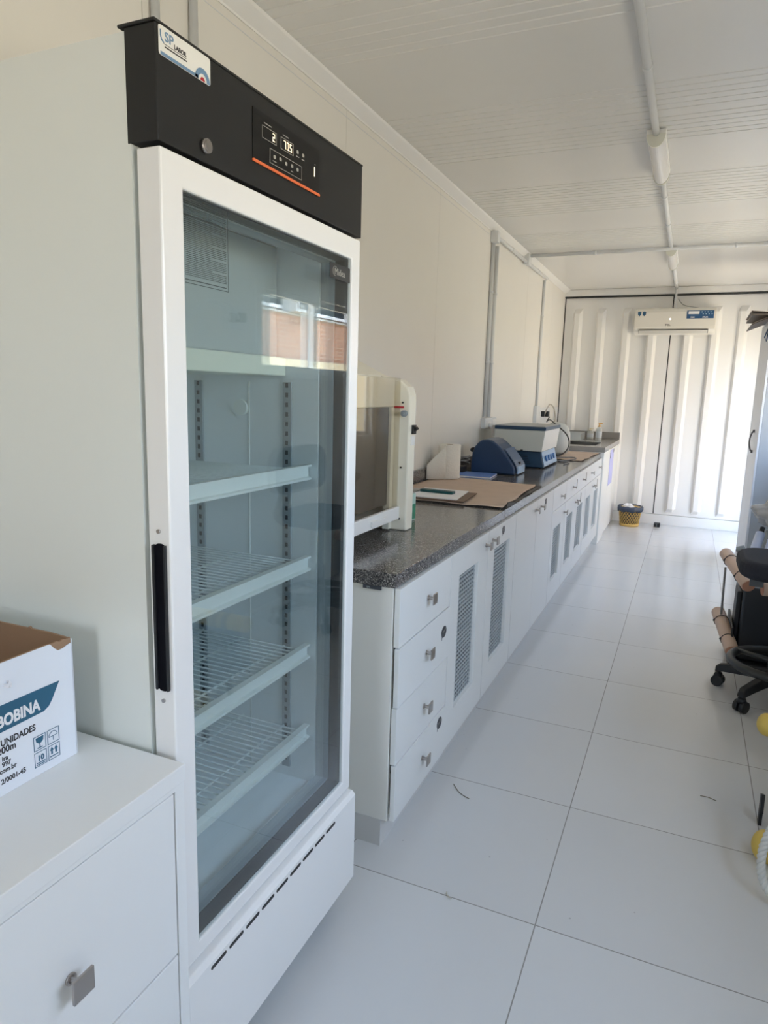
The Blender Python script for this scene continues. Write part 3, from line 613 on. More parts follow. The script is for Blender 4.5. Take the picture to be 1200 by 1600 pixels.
# worktops
W1 = link('worktop', MB().box(0.003, 0.703, 1.795, 3.091, 0.854, 0.898), GRAN, bevel=0.002)
tag(W1, 'speckled grey granite worktop slab carrying the cream hood, nearest the refrigerator', 'worktop')
W2 = link('worktop', MB().box(0.003, 0.703, 3.0945, 6.868, 0.854, 0.898).box(0.003, 0.022, 3.0945, 6.868, 0.898, 0.975), GRAN, bevel=0.002)
tag(W2, 'long polished granite worktop carrying the blue instruments, running up to the sink', 'worktop')
lb = tag(link('brand_plate', MB().box(0.595, 0.655, 1.797, 1.8015, 0.842, 0.8535), mat('plate_dark', (0.06, 0.065, 0.08), 0.3)), 'small dark metal plate under the near end of the granite worktop', 'label plate')
text('plate_mark', 'SPL', SILVER, lb, (0.607, 1.7965, 0.844), 0.009, face='-y')

# ================================================================== SINK UNIT at the far end
SU = thing('sink_cabinet', (0.36, 7.6, 0), 'tall white cabinet under the raised sink counter in the far left corner', 'cabinet')
link('carcass', MB().box(0.004, 0.712, 6.872, 8.345, 0.0, 0.902), CAB, SU, bevel=0.002)
for y0, y1 in ((7.36, 7.85), (7.855, 8.34)):
    link('door', MB().box(0.7125, 0.728, y0, y1, 0.03, 0.897), CAB, SU, bevel=0.001)
link('side_stile', MB().box(0.7125, 0.728, 6.874, 7.355, 0.0, 0.90), CAB, SU, bevel=0.001)
pp = tag(link('hanging_paper', MB().box(0.7285, 0.7305, 7.44, 7.80, 0.515, 0.885), LILAC), 'lilac printed sheet taped to the front of the sink cabinet', 'paper')
link('tape', MB().box(0.7305, 0.7312, 7.45, 7.50, 0.80, 0.86).box(0.7305, 0.7312, 7.74, 7.80, 0.845, 0.885), mat('dark_tape', (0.05, 0.05, 0.09), 0.5), pp)
SC = thing('sink_counter', (0.36, 7.6, 0.903), 'raised grey granite counter with a steel basin in the far corner', 'sink')
link('counter_slab', MB().ring(0.903, 0.95, (0.003, 0.733, 6.869, 8.35), (0.20, 0.62, 7.10, 7.60), 'z'), mat('sink_stone_grey', (0.30, 0.29, 0.275), 0.22, var=0.12, vscale=160), SC, bevel=0.003)
link('backsplash', MB().box(0.003, 0.02, 6.869, 8.335, 0.9505, 1.03).box(0.021, 0.73, 8.335, 8.351, 0.9505, 1.03), mat('dull_granite', (0.22, 0.21, 0.20), 0.35), SC)
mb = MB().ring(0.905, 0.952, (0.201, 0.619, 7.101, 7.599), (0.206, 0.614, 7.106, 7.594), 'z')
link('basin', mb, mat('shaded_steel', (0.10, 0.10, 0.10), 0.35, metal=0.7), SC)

# ================================================================== THINGS ON THE WORKTOP
Z = 0.8985
# safety hood: an open-bottomed cabinet of cream sheet with an acrylic front sash
HD = thing('laboratory_hood', (0.25, 2.17, Z), 'cream benchtop safety hood with clear front sash beside the refrigerator', 'hood')
def sidep(x1): return [(0.04, Z), (x1, Z), (x1, 1.41), (x1 - 0.012, 1.443), (x1 - 0.045, 1.468), (0.36, 1.485), (0.20, 1.56), (0.04, 1.56)]
link('side_panel', MB().prism(sidep(0.489), 2.395, 2.462, 'y'), CREAM, HD, bevel=0.006)
link('side_panel', MB().prism(sidep(0.487), 1.82, 1.90, 'y'), CREAM, HD, bevel=0.006)
link('roof', MB().prism([(0.04, 1.552), (0.2, 1.552), (0.37, 1.472), (0.372, 1.483), (0.205, 1.562), (0.04, 1.562)], 1.9, 2.39, 'y'), CREAM, HD)
link('fascia', MB().box(0.40, 0.43, 1.901, 2.389, 1.368, 1.475), CREAM, HD, bevel=0.003)
plabel(link('inner_back', MB().box(0.04, 0.05, 1.901, 2.389, Z + 0.001, 1.55).box(0.05, 0.40, 1.901, 1.905, Z + 0.001, 1.47), HOODIN, HD), 'grey brown inner lining')
plabel(link('tinted_sash', MB().box(0.415, 0.42, 1.905, 2.36, 1.0, 1.367), mat('smoked_sash', (0.135, 0.115, 0.10), 0.25), HD), 'smoked grey brown lower front sash')
link('inner_post', MB().box(0.405, 0.43, 2.362, 2.389, 0.905, 1.367), CREAM, HD)
link('acrylic_sheet', MB().box(0.447, 0.452, 1.91, 2.389, 0.99, 1.474), ACRYL, HD)
mb = MB().box(0.446, 0.462, 1.88, 2.389, 0.945, 0.993).box(0.462, 0.47, 2.13, 2.26, 0.955, 0.974); link('front_bar', mb, WHITEP, HD, bevel=0.002)
for x, z in ((0.462, 1.385), (0.462, 1.142), (0.462, 0.945)): link('screw', MB().cyl((x, 2.3885, z), (x, 2.392, z), 0.0035, n=10), BLKP, HD)
link('sash_knob', MB().cyl((0.472, 2.374, 1.345), (0.472, 2.3905, 1.345), 0.0115, n=20).cyl((0.472, 2.366, 1.345), (0.472, 2.374, 1.345), 0.005, n=16), GREYRUB, HD)
link('red_clip', MB().box(0.43, 0.468, 2.385, 2.3895, 1.364, 1.372), RED, HD)
plabel(link('power_switch', MB().box(0.489, 0.497, 2.42, 2.45, 1.268, 1.302).cyl((0.497, 2.44, 1.29), (0.503, 2.44, 1.283), 0.01, n=14), BLKP, HD), 'black switch')
link('switch_plate', MB().box(0.489, 0.4905, 2.415, 2.455, 1.225, 1.262), WHITEP, HD)
# green carton beside the hood
gc = thing('medicine_carton', (0.395, 2.60, Z), 'small mint and green carton standing against the hood', 'box')
link('carton', MB().box(0.365, 0.432, 2.53, 2.64, Z, 1.01), MINT, gc, bevel=0.001)
link('green_band', MB().box(0.4322, 0.4328, 2.531, 2.639, 0.905, 0.968).box(0.366, 0.4315, 2.5292, 2.5298, 0.905, 0.968), GREEN, gc)
link('white_print', MB().box(0.433, 0.4334, 2.56, 2.60, 0.935, 0.95).box(0.38, 0.41, 2.5284, 2.529, 0.935, 0.95), PAPER, gc)
# kraft paper sheets, wavy
def sheet(name, corners, m, z, lift, nx=28, ny=20, label='', cat='paper', fold=None):
    mb = MB(); A, B, C_, D = [Vector((*c, 0)) for c in corners]; vs = []
    for j in range(ny + 1):
        row = []
        for i in range(nx + 1):
            u, v = i / nx, j / ny; p = (A * (1 - u) + B * u) * (1 - v) + (D * (1 - u) + C_ * u) * v
            h = z + 0.0015 + lift * (0.5 + 0.5 * math.sin(7 * u + 3.1 * v)) * (0.4 + 0.6 * abs(math.sin(5 * v + 1))) * 0.35
            if u > 0.9: h += lift * (u - 0.9) * 10 * max(0, math.sin(v * 13)) * 1.2
            if v < 0.06: h += lift * 0.5 * abs(math.sin(u * 9))
            p.x += 0.004 * math.sin(v * 23) * u; row.append(mb.b.verts.new((p.x, p.y, h)))
        vs.append(row)
    for j in range(ny):
        for i in range(nx): f = mb.b.faces.new((vs[j][i], vs[j][i + 1], vs[j + 1][i + 1], vs[j + 1][i])); f.smooth = True
    o = link(name, mb, m, solid=0.0008); tag(o, label, cat); return o
sheet('plastic_sheet', [(0.03, 3.085), (0.7005, 3.09), (0.690, 4.04), (0.03, 4.12)], BLKP, Z - 0.001, 0.004, label='black plastic liner showing under the edges of the large kraft paper', cat='plastic sheet')
sheet('kraft_paper_sheet', [(0.035, 3.10), (0.688, 3.10), (0.655, 4.03), (0.035, 4.12)], KRAFT, Z + 0.003, 0.007, label='large creased brown kraft paper under the paper towel roll', cat='paper')
sheet('kraft_paper_sheet', [(0.44, 5.86), (0.665, 5.80), (0.69, 6.84), (0.40, 6.85)], KRAFT, Z, 0.006, label='brown kraft paper sheet at the worktop end beside the sink', cat='paper')
mb = MB(); mb.prism([(0.02, Z + 0.0005), (0.055, Z + 0.0005), (0.05, Z + 0.012), (0.03, Z + 0.02)], 3.098, 3.12, 'y')
cf = MB(); cf.prism([(3.05, Z), (3.17, Z), (3.20, Z + 0.028), (3.15, Z + 0.022), (3.10, Z + 0.006)], 0.662, 0.668, 'x')
tag(link('plastic_flap', MB().prism([(3.12, Z + 0.001), (3.32, Z + 0.001), (3.25, Z + 0.012), (3.16, Z + 0.026)], 0.697, 0.701, 'x'), BLKP), 'black plastic backing curling up at the kraft paper corner', 'plastic sheet')
# clipboard with paper and a pen case
cl = thing('clipboard', (0.36, 3.25, Z + 0.008), 'brown clipboard with white sheets lying on the kraft paper', 'clipboard')
ZC = Z + 0.013
def slab(mb, c, z0, z1): mb.prism(c, z0, z1, 'z'); return mb
link('board', slab(MB(), [(0.22, 3.105), (0.495, 3.115), (0.47, 3.43), (0.195, 3.42)], ZC, ZC + 0.004), BROWN, cl)
link('paper_sheets', slab(MB(), [(0.20, 3.125), (0.455, 3.13), (0.42, 3.44), (0.175, 3.44)], ZC + 0.0045, ZC + 0.009), PAPER, cl)
link('clip', MB().box(0.15, 0.20, 3.2, 3.34, ZC + 0.005, ZC + 0.017), STAIN, cl, bevel=0.002)
pc = thing('pen_case', (0.30, 3.29, ZC + 0.0095), 'slim dark green pen case lying on the clipboard papers', 'pen case')
Mr = Matrix.Translation((0.305, 3.29, ZC + 0.0095)) @ Matrix.Rotation(math.radians(-4), 4, 'Z')
link('case', MB().box(-0.095, 0.085, -0.022, 0.022, 0.0, 0.014, Mr), DGREEN, pc, bevel=0.004)
link('pocket_clip', MB().box(-0.03, 0.03, -0.004, 0.004, 0.014, 0.0165, Mr), mat('grey_clip', (0.2, 0.3, 0.33), 0.4), pc)
# paper towel roll with its loose sheet
TR = thing('paper_towel_roll', (0.13, 3.99, Z + 0.004), 'white paper towel roll standing upright with a loose sheet trailing to the wall', 'paper towel roll')
zc = Z + 0.010
link('roll', MB().lathe([(0.022, zc), (0.066, zc), (0.068, zc + 0.003), (0.068, zc + 0.203), (0.066, zc + 0.206), (0.022, zc + 0.206)], (0.115, 4.02, 0), n=40, caps=False), TOWEL, TR)
link('cardboard_core', MB().lathe([(0.0215, zc), (0.0215, zc + 0.2055), (0.019, zc + 0.2055), (0.019, zc)], (0.115, 4.02, 0), n=24, caps=False), CARD, TR)
mb = MB(); P0 = Vector((0.118, 3.9515)); P1 = Vector((0.027, 3.86)); rows = []
for i in range(9):
    t = i / 8; p = P0.lerp(P1, t); q = p + Vector((0.004 * math.sin(t * 3), 0)); top = zc + 0.203 - 0.115 * t ** 1.1
    rows.append((mb.b.verts.new((q.x, q.y, zc)), mb.b.verts.new((q.x, q.y, top))))
for a, b in zip(rows, rows[1:]): mb.b.faces.new((a[0], b[0], b[1], a[1])).smooth = True
link('loose_sheet', mb, TOWEL, TR, solid=0.0015)
# blue instrument
BI = thing('benchtop_centrifuge', (0.27, 4.6, Z), 'domed navy blue benchtop instrument beside the paper towel roll', 'lab instrument')
dome = [(0.125, Z + 0.004), (0.126, 0.985), (0.131, 1.035), (0.145, 1.075), (0.168, 1.105), (0.198, 1.125), (0.235, 1.130), (0.268, 1.122), (0.30, 1.10), (0.335, 1.068), (0.372, 1.026), (0.402, 0.985), (0.422, 0.955), (0.427, 0.935), (0.425, Z + 0.004)]
link('housing', MB().prism(dome, 4.45, 4.74, 'y'), NAVY, BI, bevel=0.012, seg=3)
plabel(link('front_strip', MB().prism([(0.345, 1.066), (0.405, 0.991), (0.427, 0.956), (0.4315, 0.935), (0.430, 0.918), (0.434, 0.918), (0.436, 0.936), (0.431, 0.959), (0.409, 0.994), (0.349, 1.07)], 4.475, 4.72, 'y'), mat('slate_blue_strip', (0.06, 0.11, 0.22), 0.3), BI), 'lighter blue sloping front strip')
plabel(link('front_lamp_cover', MB().box(0.4265, 0.4385, 4.50, 4.70, 0.905, 0.955), BLUEL, BI, bevel=0.003), 'pale blue front cover')
link('lid_latch', MB().box(0.415, 0.43, 4.57, 4.61, 0.965, 0.98), BLKP, BI)
link('hinge_knob', MB().cyl((0.118, 4.50, 1.05), (0.118, 4.56, 1.05), 0.016, n=14), BLKP, BI)
link('base_foot', MB().box(0.135, 0.42, 4.465, 4.725, Z, Z + 0.005), BLKP, BI)
ad = thing('power_adapter', (0.07, 4.4, Z), 'black power adapter and coiled lead between the towel roll and blue instrument', 'power adapter')
link('body', MB().box(0.04, 0.105, 4.34, 4.44, Z, Z + 0.05), BLKP, ad, bevel=0.006)
link('coil', MB().tube([(0.075 + 0.035 * math.cos(t), 4.47 + 0.035 * math.sin(t), Z + 0.06 + 0.05 * t / 12) for t in [i * 0.5 for i in range(26)]], 0.004, n=6), mat('grey_lead', (0.3, 0.3, 0.3), 0.5), ad)
nb = thing('notebook', (0.2, 4.35, Z), 'blue-covered notebook lying in front of the blue instrument', 'notebook')
c_ = [(0.10, 4.175), (0.335, 4.185), (0.315, 4.43), (0.085, 4.42)]
link('pages', slab(MB(), [(x * 0.99 + 0.002, y) for x, y in c_], Z + 0.0015, Z + 0.010), PAPER, nb)
link('cover', slab(slab(MB(), c_, Z, Z + 0.0015), c_, Z + 0.010, Z + 0.0115), BLUEP, nb)
# incubator
IN = thing('dry_incubator', (0.33, 5.3, Z), 'white box incubator with navy lid and base behind the domed instrument', 'lab instrument')
link('base', MB().prism([(0.20, Z + 0.006), (0.505, Z + 0.006), (0.478, 1.022), (0.20, 1.022)], 5.02, 5.58, 'y'), NAVYD, IN, bevel=0.006)
mb = MB()
for i in range(6): mb.box(0.30 + i * 0.006, 0.38 + i * 0.006, 5.0185, 5.0215, 0.99 - i * 0.012, 0.994 - i * 0.012)
link('vent_slots', mb, BLKP, IN)
link('feet', MB().cyl((0.23, 5.06, Z), (0.23, 5.06, Z + 0.007), 0.014).cyl((0.48, 5.06, Z), (0.48, 5.06, Z + 0.007), 0.014).cyl((0.23, 5.54, Z), (0.23, 5.54, Z + 0.007), 0.014).cyl((0.48, 5.54, Z), (0.48, 5.54, Z + 0.007), 0.014), BLKP, IN)
plabel(link('control_panel', MB().prism([(0.478, 1.018), (0.505, 0.912), (0.5085, 0.913), (0.4815, 1.019)], 5.04, 5.56, 'y'), BLUEL, IN), 'pale blue control panel')
for y in (5.14, 5.24, 5.34, 5.44): link('panel_button', MB().cyl((0.497, y, 0.965), (0.507, y, 0.9675), 0.022, n=16), mat('panel_mid_blue', (0.08, 0.22, 0.5), 0.4), IN)
link('box', MB().prism([(0.135, 1.022), (0.487, 1.022), (0.505, 1.175), (0.13, 1.175)], 5.0, 5.6, 'y'), OFFW, IN, bevel=0.004)
plabel(link('front_face', MB().prism([(0.4872, 1.024), (0.5052, 1.173), (0.5065, 1.173), (0.4885, 1.024)], 5.004, 5.596, 'y'), WHITEP, IN), 'white front face')
ld_ = link('lid', MB().box(0.128, 0.51, 4.995, 5.605, 1.1755, 1.2), NAVYD, IN, bevel=0.003)
plabel(link('lid_top', MB().box(0.135, 0.503, 5.002, 5.598, 1.2002, 1.203), mat('lid_grey', (0.30, 0.33, 0.35), 0.4), ld_), 'grey lid top')
link('hinge', MB().box(0.118, 0.135, 4.99, 5.01, 1.12, 1.2), STAIN, IN)
link('latch', MB().box(0.335, 0.352, 4.992, 4.999, 1.025, 1.032), BLKP, IN)
# cables
def cable(name, pts, r, m, label, cat='cable', n=6, sub=6):
    P = [Vector(p) for p in pts]; out = []
    for i in range(len(P) - 1):
        p0, p1, p2, p3 = P[max(i - 1, 0)], P[i], P[i + 1], P[min(i + 2, len(P) - 1)]
        for k in range(sub):
            t = k / sub; out.append(0.5 * ((2 * p1) + (p2 - p0) * t + (2 * p0 - 5 * p1 + 4 * p2 - p3) * t * t + (3 * p1 - p0 - 3 * p2 + p3) * t ** 3))
    out.append(P[-1]); o = link(name, MB().tube(out, r, n=n), m)
    if label: tag(o, label, cat)
    return o
GL = mat('grey_cable', (0.16, 0.17, 0.19), 0.5); BL = mat('dark_cable', (0.025, 0.027, 0.03), 0.5)
cable('power_cable', [(0.42, 5.63, Z + 0.006), (0.52, 5.70, Z + 0.006), (0.60, 5.90, Z + 0.01), (0.56, 6.02, Z + 0.012), (0.44, 5.90, Z + 0.011), (0.50, 5.66, Z + 0.006), (0.60, 5.60, Z + 0.006), (0.58, 5.45, Z + 0.006)], 0.005, GL, 'grey cable coiled on the worktop in front of the incubator')
# sink corner things
JG = thing('plastic_container', (0.345, 6.42, 0.91), 'large translucent plastic tub standing behind the incubator', 'container')
link('tub', MB().lathe([(0.095, Z + 0.012), (0.115, 0.93), (0.125, 1.0), (0.12, 1.09), (0.10, 1.145), (0.065, 1.18), (0.02, 1.19)], (0.345, 6.42, 0), n=32), FILM, JG)
cable('power_cable', [(0.06, 7.55, 1.20), (0.10, 7.2, 1.16), (0.22, 6.7, 1.20), (0.36, 6.27, 1.17), (0.46, 6.25, 1.09), (0.49, 6.23, 1.0), (0.45, 6.15, 0.925), (0.32, 6.05, Z + 0.01)], 0.006, BL, 'dark cable looping from the wall socket over the translucent tub')
def bottle(loc, r, h, m, label, pump):
    t = thing('soap_bottle', loc, label, 'bottle'); x, y, z = loc
    link('bottle_body', MB().lathe([(r * 0.95, z), (r, z + 0.006), (r, z + h * 0.72), (r * 0.8, z + h * 0.82), (r * 0.42, z + h * 0.86), (r * 0.42, z + h * 0.9)], (x, y, 0), n=24), m, t)
    link('pump', MB().cyl((x, y, z + h * 0.9), (x, y, z + h * 0.97), r * 0.5, n=16).cyl((x, y, z + h * 0.97), (x, y, z + h * 1.08), r * 0.2, n=10).box(x - r * 0.3, x + r * 1.0, y - r * 0.3, y + r * 0.3, z + h * 1.07, z + h * 1.14), pump, t, bevel=0.001)
    link('label_patch', MB().lathe([(r + 0.0006, z + h * 0.2), (r + 0.0006, z + h * 0.6)], (x, y, 0), n=24, caps=False), mat('grey_label', (0.55, 0.60, 0.66), 0.5), t)
    return t
bottle((0.545, 7.92, 0.9505), 0.033, 0.17, FILM, 'clear soap bottle with amber pump standing at the back of the sink', SOAP)
bottle((0.43, 8.12, 0.9505), 0.036, 0.11, FILM, 'shorter soap bottle with cream cap beside the amber pump bottle', mat('cream_cap', (0.75, 0.68, 0.48), 0.5))
tag(link('dish_rack', MB().ring(0.9505, 1.03, (0.10, 0.37, 7.78, 8.12), (0.106, 0.364, 7.786, 8.114), 'z'), FILM), 'low clear plastic tray on the counter behind the sink basin', 'tray')

# ================================================================== ELECTRICAL on walls and ceiling
def clips(mb, pts, r=0.017):
    for p, ax in pts:
        a = Vector(p); d = {'z': Vector((0, 0, 0.009)), 'y': Vector((0, 0.009, 0)), 'x': Vector((0.009, 0, 0))}[ax]; mb.cyl(a - d, a + d, r, n=16)
    return mb
xw = 0.0145
def conduit(label, p0, p1, r=0.0125, cl_=(), name='conduit_pipe', group=None):
    t = thing(name, p0, label, 'pipe', group); link('pipe', MB().cyl(p0, p1, r, n=18), PVC, t)
    for c in cl_:
        ax = 'z' if abs(p1[2] - p0[2]) > 0.3 else ('y' if abs(p1[1] - p0[1]) > abs(p1[0] - p0[0]) else 'x')
        link('pipe_clip', clips(MB(), [(c, ax)], r + 0.0035), PVC, t)
    return t
conduit('pale conduit pipe rising behind the refrigerator header, the left one', (xw, 1.625, 0.9), (xw, 1.625, 2.53), cl_=((xw, 1.625, 2.3),))
conduit('pale conduit pipe rising behind the refrigerator header, the right one', (xw, 1.785, 0.9), (xw, 1.785, 2.53), cl_=((xw, 1.785, 2.3),))
conduit('left of two conduits dropping to the power box behind the towel roll', (xw, 5.13, 1.25), (xw, 5.13, 2.51), 0.0145, ((xw, 5.13, 2.17), (xw, 5.13, 1.66)))
conduit('right conduit of the pair above the towel roll, ending at the square power box', (xw, 5.24, 1.25), (xw, 5.24, 2.51), 0.0145, ((xw, 5.24, 2.17), (xw, 5.24, 1.66)))
conduit('single conduit dropping to the wall box nearest the sink corner', (xw, 7.05, 1.32), (xw, 7.05, 2.54), 0.0125, ((xw, 7.05, 2.2), (xw, 7.05, 1.67)))
conduit('wall-top pipe on the left wall, from the twin conduits to the junction box', (0.036, 5.16, 2.555), (0.036, 6.105, 2.555), 0.0145, ((0.036, 5.6, 2.555),))
conduit('wall-top pipe on the left wall, beyond the junction box towards the sink', (0.036, 6.215, 2.555), (0.036, 7.05, 2.555), 0.0145, ((0.036, 6.6, 2.555),))
conduit('conduit crossing the ceiling from left wall to right', (0.062, 6.16, 2.607), (RX - 0.003, 6.16, 2.607), 0.0155, ((0.60, 6.16, 2.607), (1.65, 6.16, 2.607), (2.0, 6.16, 2.607)))
def wbox(label, x0, x1, y0, y1, z0, z1, name='junction_box', holes=()):
    t = thing(name, ((x0 + x1) / 2, (y0 + y1) / 2, z0), label, 'electrical box'); link('box', MB().box(x0, x1, y0, y1, z0, z1), PVC, t, bevel=0.004)
    for h in holes: link('socket_plug', MB().box(*h), BLKP, t, bevel=0.002)
    return t
wbox('small square box where two wall conduits meet the ceiling pipe', 0.0005, 0.055, 5.09, 5.155, 2.512, 2.59)
wbox('junction box where the crossing ceiling conduit meets the left wall', 0.02, 0.061, 6.11, 6.21, 2.53, 2.617)
t = wbox('white power box on the left wall above the towel roll', 0.0005, 0.038, 5.08, 5.40, 1.165, 1.245); 
link('outlet_face', MB().box(0.0382, 0.040, 5.28, 5.39, 1.178, 1.232), WHITEP, t, bevel=0.001)
link('elbow', MB().cyl((0.03, 5.19, 1.19), (0.05, 5.19, 1.19), 0.026, n=20), WHITEP, t)
wbox('pale wall box below the single conduit, behind the incubator', 0.0005, 0.036, 6.98, 7.12, 1.15, 1.32)
t = wbox('white wall sockets with black plugs near the sink', 0.0005, 0.018, 7.18, 7.78, 1.13, 1.30, 'wall_socket')
for y, z in ((7.32, 1.235), (7.55, 1.23)): link('black_plug', MB().box(0.018, 0.052, y - 0.035, y + 0.035, z - 0.028, z + 0.028), BLKP, t, bevel=0.004)
cable('power_cable', [(0.052, 7.32, 1.235), (0.075, 7.32, 1.30), (0.07, 7.5, 1.335), (0.07, 7.72, 1.29), (0.07, 7.85, 1.17), (0.06, 7.8, 1.05), (0.06, 7.7, 0.965)], 0.007, mat('beige_cable', (0.50, 0.47, 0.42), 0.5), 'beige cable arching from the wall plugs near the sink')
t = wbox('pale wall socket with black plug on the wall opposite the refrigerator, mirrored in its glass', RX - 0.014, RX - 0.0005, 3.29, 3.41, 1.75, 1.87, 'wall_socket')
link('black_plug', MB().box(RX - 0.045, RX - 0.0145, 3.32, 3.38, 1.79, 1.84), BLKP, t, bevel=0.003)
cable('power_cable', [(RX - 0.03, 3.33, 1.80), (RX - 0.03, 3.26, 1.87), (RX - 0.025, 3.16, 1.885), (RX - 0.02, 3.02, 1.85), (RX - 0.02, 2.90, 1.75), (RX - 0.02, 2.86, 1.55), (RX - 0.02, 2.86, 0.2)], 0.009, WHITEP, 'white cable arching over the wall opposite the refrigerator, mirrored in its glass')
wbox('white double socket high beside the container door in the sink corner', 0.0005, 0.016, 8.10, 8.30, 1.15, 1.30, 'wall_socket')
LX = 1.183
# centre line of conduits and battens
conduit('ceiling conduit leading to the nearer batten light, clipped along the middle', (LX, -1.9, 2.613), (LX, 3.555, 2.613), 0.0155, ((LX, 0.9, 2.613), (LX, 2.87, 2.613)))
conduit('ceiling conduit between the two batten lights', (LX, 4.18, 2.613), (LX, 6.11, 2.613), 0.0155, ((LX, 4.62, 2.613), (LX, 5.33, 2.613)))
conduit('short ceiling conduit from the farther batten light to the far wall', (LX, 6.86, 2.613), (LX, 8.33, 2.613), 0.0155, ((LX, 7.1, 2.613), (LX, 8.0, 2.613)))
link_ = None
def batten(y0, y1, label, wdt=0.042):
    t = thing('batten_light', (LX, (y0 + y1) / 2, 2.60), label, 'ceiling light', None)
    zt = 2.6285
    pr = [(LX - wdt, zt), (LX - wdt, zt - 0.02), (LX + wdt, zt - 0.02), (LX + wdt, zt)]
    link('housing', MB().prism(pr, y0, y1, 'y'), WHITEP, t, bevel=0.002)
    n = 14; arc = [(LX + (wdt - 0.004) * math.cos(math.pi + math.pi * i / n), zt - 0.02 + 0.052 * math.sin(math.pi + math.pi * i / n)) for i in range(n + 1)]
    link('diffuser', MB().prism(arc, y0 + 0.012, y1 - 0.012, 'y'), mat('opal_diffuser', (0.80, 0.80, 0.82), 0.25), t)
    arc2 = [(LX + wdt * math.cos(math.pi + math.pi * i / n), zt - 0.02 + 0.057 * math.sin(math.pi + math.pi * i / n)) for i in range(n + 1)]
    for a, b in ((y0, y0 + 0.0115), (y1 - 0.0115, y1)): link('end_cap', MB().prism(arc2, a, b, 'y'), mat('cream_cap_plastic', (0.74, 0.74, 0.66), 0.4), t)
    return t
batten(3.555, 4.18, 'nearer ceiling batten light with a white tubular diffuser')
batten(6.185, 6.86, 'farther ceiling batten light just past the crossing conduit')

# ================================================================== AIR CONDITIONER on the far wall
AY = 8.15
AC = thing('air_conditioner', (1.19, 8.25, 2.10), 'white split air conditioner mounted high on the far corrugated doors', 'air conditioner')
prf = [(8.344, 2.115), (8.344, 2.385), (8.19, 2.385), (8.165, 2.375), (8.15, 2.34), (8.15, 2.19), (8.16, 2.16), (8.185, 2.135), (8.25, 2.12)]
mb = MB(); mb.prism(prf, 0.795, 1.60, 'x'); link('housing', mb, mat('ac_plastic', (0.74, 0.72, 0.66), 0.35), AC, bevel=0.006)
link('mounting_bracket', MB().box(0.9, 1.5, 8.344, 8.3795, 2.2, 2.36), STEELW, AC)
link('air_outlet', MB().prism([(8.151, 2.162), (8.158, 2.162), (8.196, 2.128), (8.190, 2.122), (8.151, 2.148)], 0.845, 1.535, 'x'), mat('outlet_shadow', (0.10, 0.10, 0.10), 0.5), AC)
link('louver', MB().prism([(8.148, 2.150), (8.152, 2.152), (8.186, 2.124), (8.182, 2.120)], 0.85, 1.53, 'x'), mat('louver_grey', (0.55, 0.54, 0.50), 0.4), AC)
for x in (0.842, 0.89):
    sh_ = [(x - 0.018, 2.345), (x, 2.352), (x + 0.018, 2.345), (x + 0.016, 2.318), (x, 2.30), (x - 0.016, 2.318)]
    link('shield_badge', MB().prism(sh_, 8.147, 8.1495, 'y'), BADGE, AC)
el = link('energy_label', MB().box(1.315, 1.575, 8.1475, 8.1495, 2.27, 2.352), mat('label_blue', (0.02, 0.09, 0.22), 0.5), AC)
link('label_window', MB().box(1.33, 1.435, 8.1465, 8.1475, 2.315, 2.345), PAPER, el)
mb = MB()
for i in range(4):
    for j in range(2): mb.cyl((1.46 + i * 0.028 + j * 0.012, 8.1462, 2.336 - j * 0.02), (1.46 + i * 0.028 + j * 0.012, 8.1475, 2.336 - j * 0.02), 0.006, n=8)
mb.box(1.35, 1.43, 8.1465, 8.1475, 2.302, 2.305)
link('label_icons', mb, mat('label_pale', (0.35, 0.50, 0.62), 0.5), el)
text('label_lettering', '9000', PAPER, el, (1.352, 8.1472, 2.276), 0.02, face='-y', bold=0.0006)
text('label_lettering', 'BTU/h', PAPER, el, (1.468, 8.1472, 2.276), 0.02, face='-y', bold=0.0006)
text('brand_lettering', 'TCL', mat('brand_grey', (0.06, 0.06, 0.06), 0.5), AC, (1.108, 8.1492, 2.198), 0.026, face='-y', bold=0.0008, sx=1.15)
plabel(link('indicator_lamp', MB().cyl((1.155, 8.147, 2.268), (1.155, 8.1495, 2.268), 0.009, n=16), LED2, AC), 'lit white indicator lamp')
cable('conduit_pipe', [(1.183, 8.33, 2.60), (1.186, 8.31, 2.52), (1.19, 8.29, 2.44), (1.20, 8.28, 2.386)], 0.012, PVC, 'bent white pipe dropping from the ceiling conduit into the air conditioner', 'pipe', n=10)
cable('power_cable', [(1.21, 8.345, 2.50), (1.26, 8.34, 2.44), (1.33, 8.335, 2.415), (1.42, 8.33, 2.40)], 0.003, GL, 'thin cable drooping along the top of the air conditioner')

# ================================================================== FAR FLOOR: basket and stop
BK = thing('waste_basket', (0.935, 8.1, 0), 'yellow woven plastic waste basket with navy liner by the far wall', 'waste basket')
bc = (0.93, 8.12, 0); n = 22; mb = MB(); hh = 0.2
for s in (1, -1):
    for i in range(n):
        a0 = 2 * math.pi * i / n
        pts = []
        for k in range(9):
            t = k / 8; a = a0 + s * t * 1.25; r = 0.098 + 0.024 * t + (0.0015 if s > 0 else -0.0015); pts.append((bc[0] + r * math.cos(a), bc[1] + r * math.sin(a), 0.012 + hh * t))
        mb.tube(pts, 0.0034, n=4)
mb.lathe([(0.095, 0.0), (0.103, 0.0), (0.106, 0.03), (0.1, 0.03)], bc, n=32).lathe([(0.117, 0.196), (0.125, 0.196), (0.127, 0.215), (0.119, 0.215)], bc, n=32)
link('woven_body', mb, YEL, BK)
plabel(link('inner_liner', MB().lathe([(0.09, 0.012), (0.112, 0.20)], bc, n=32), mat('liner_inside', (0.10, 0.09, 0.07), 0.6), BK), 'dark liner inside the weave')
mb = MB(); rings = []; N = 40
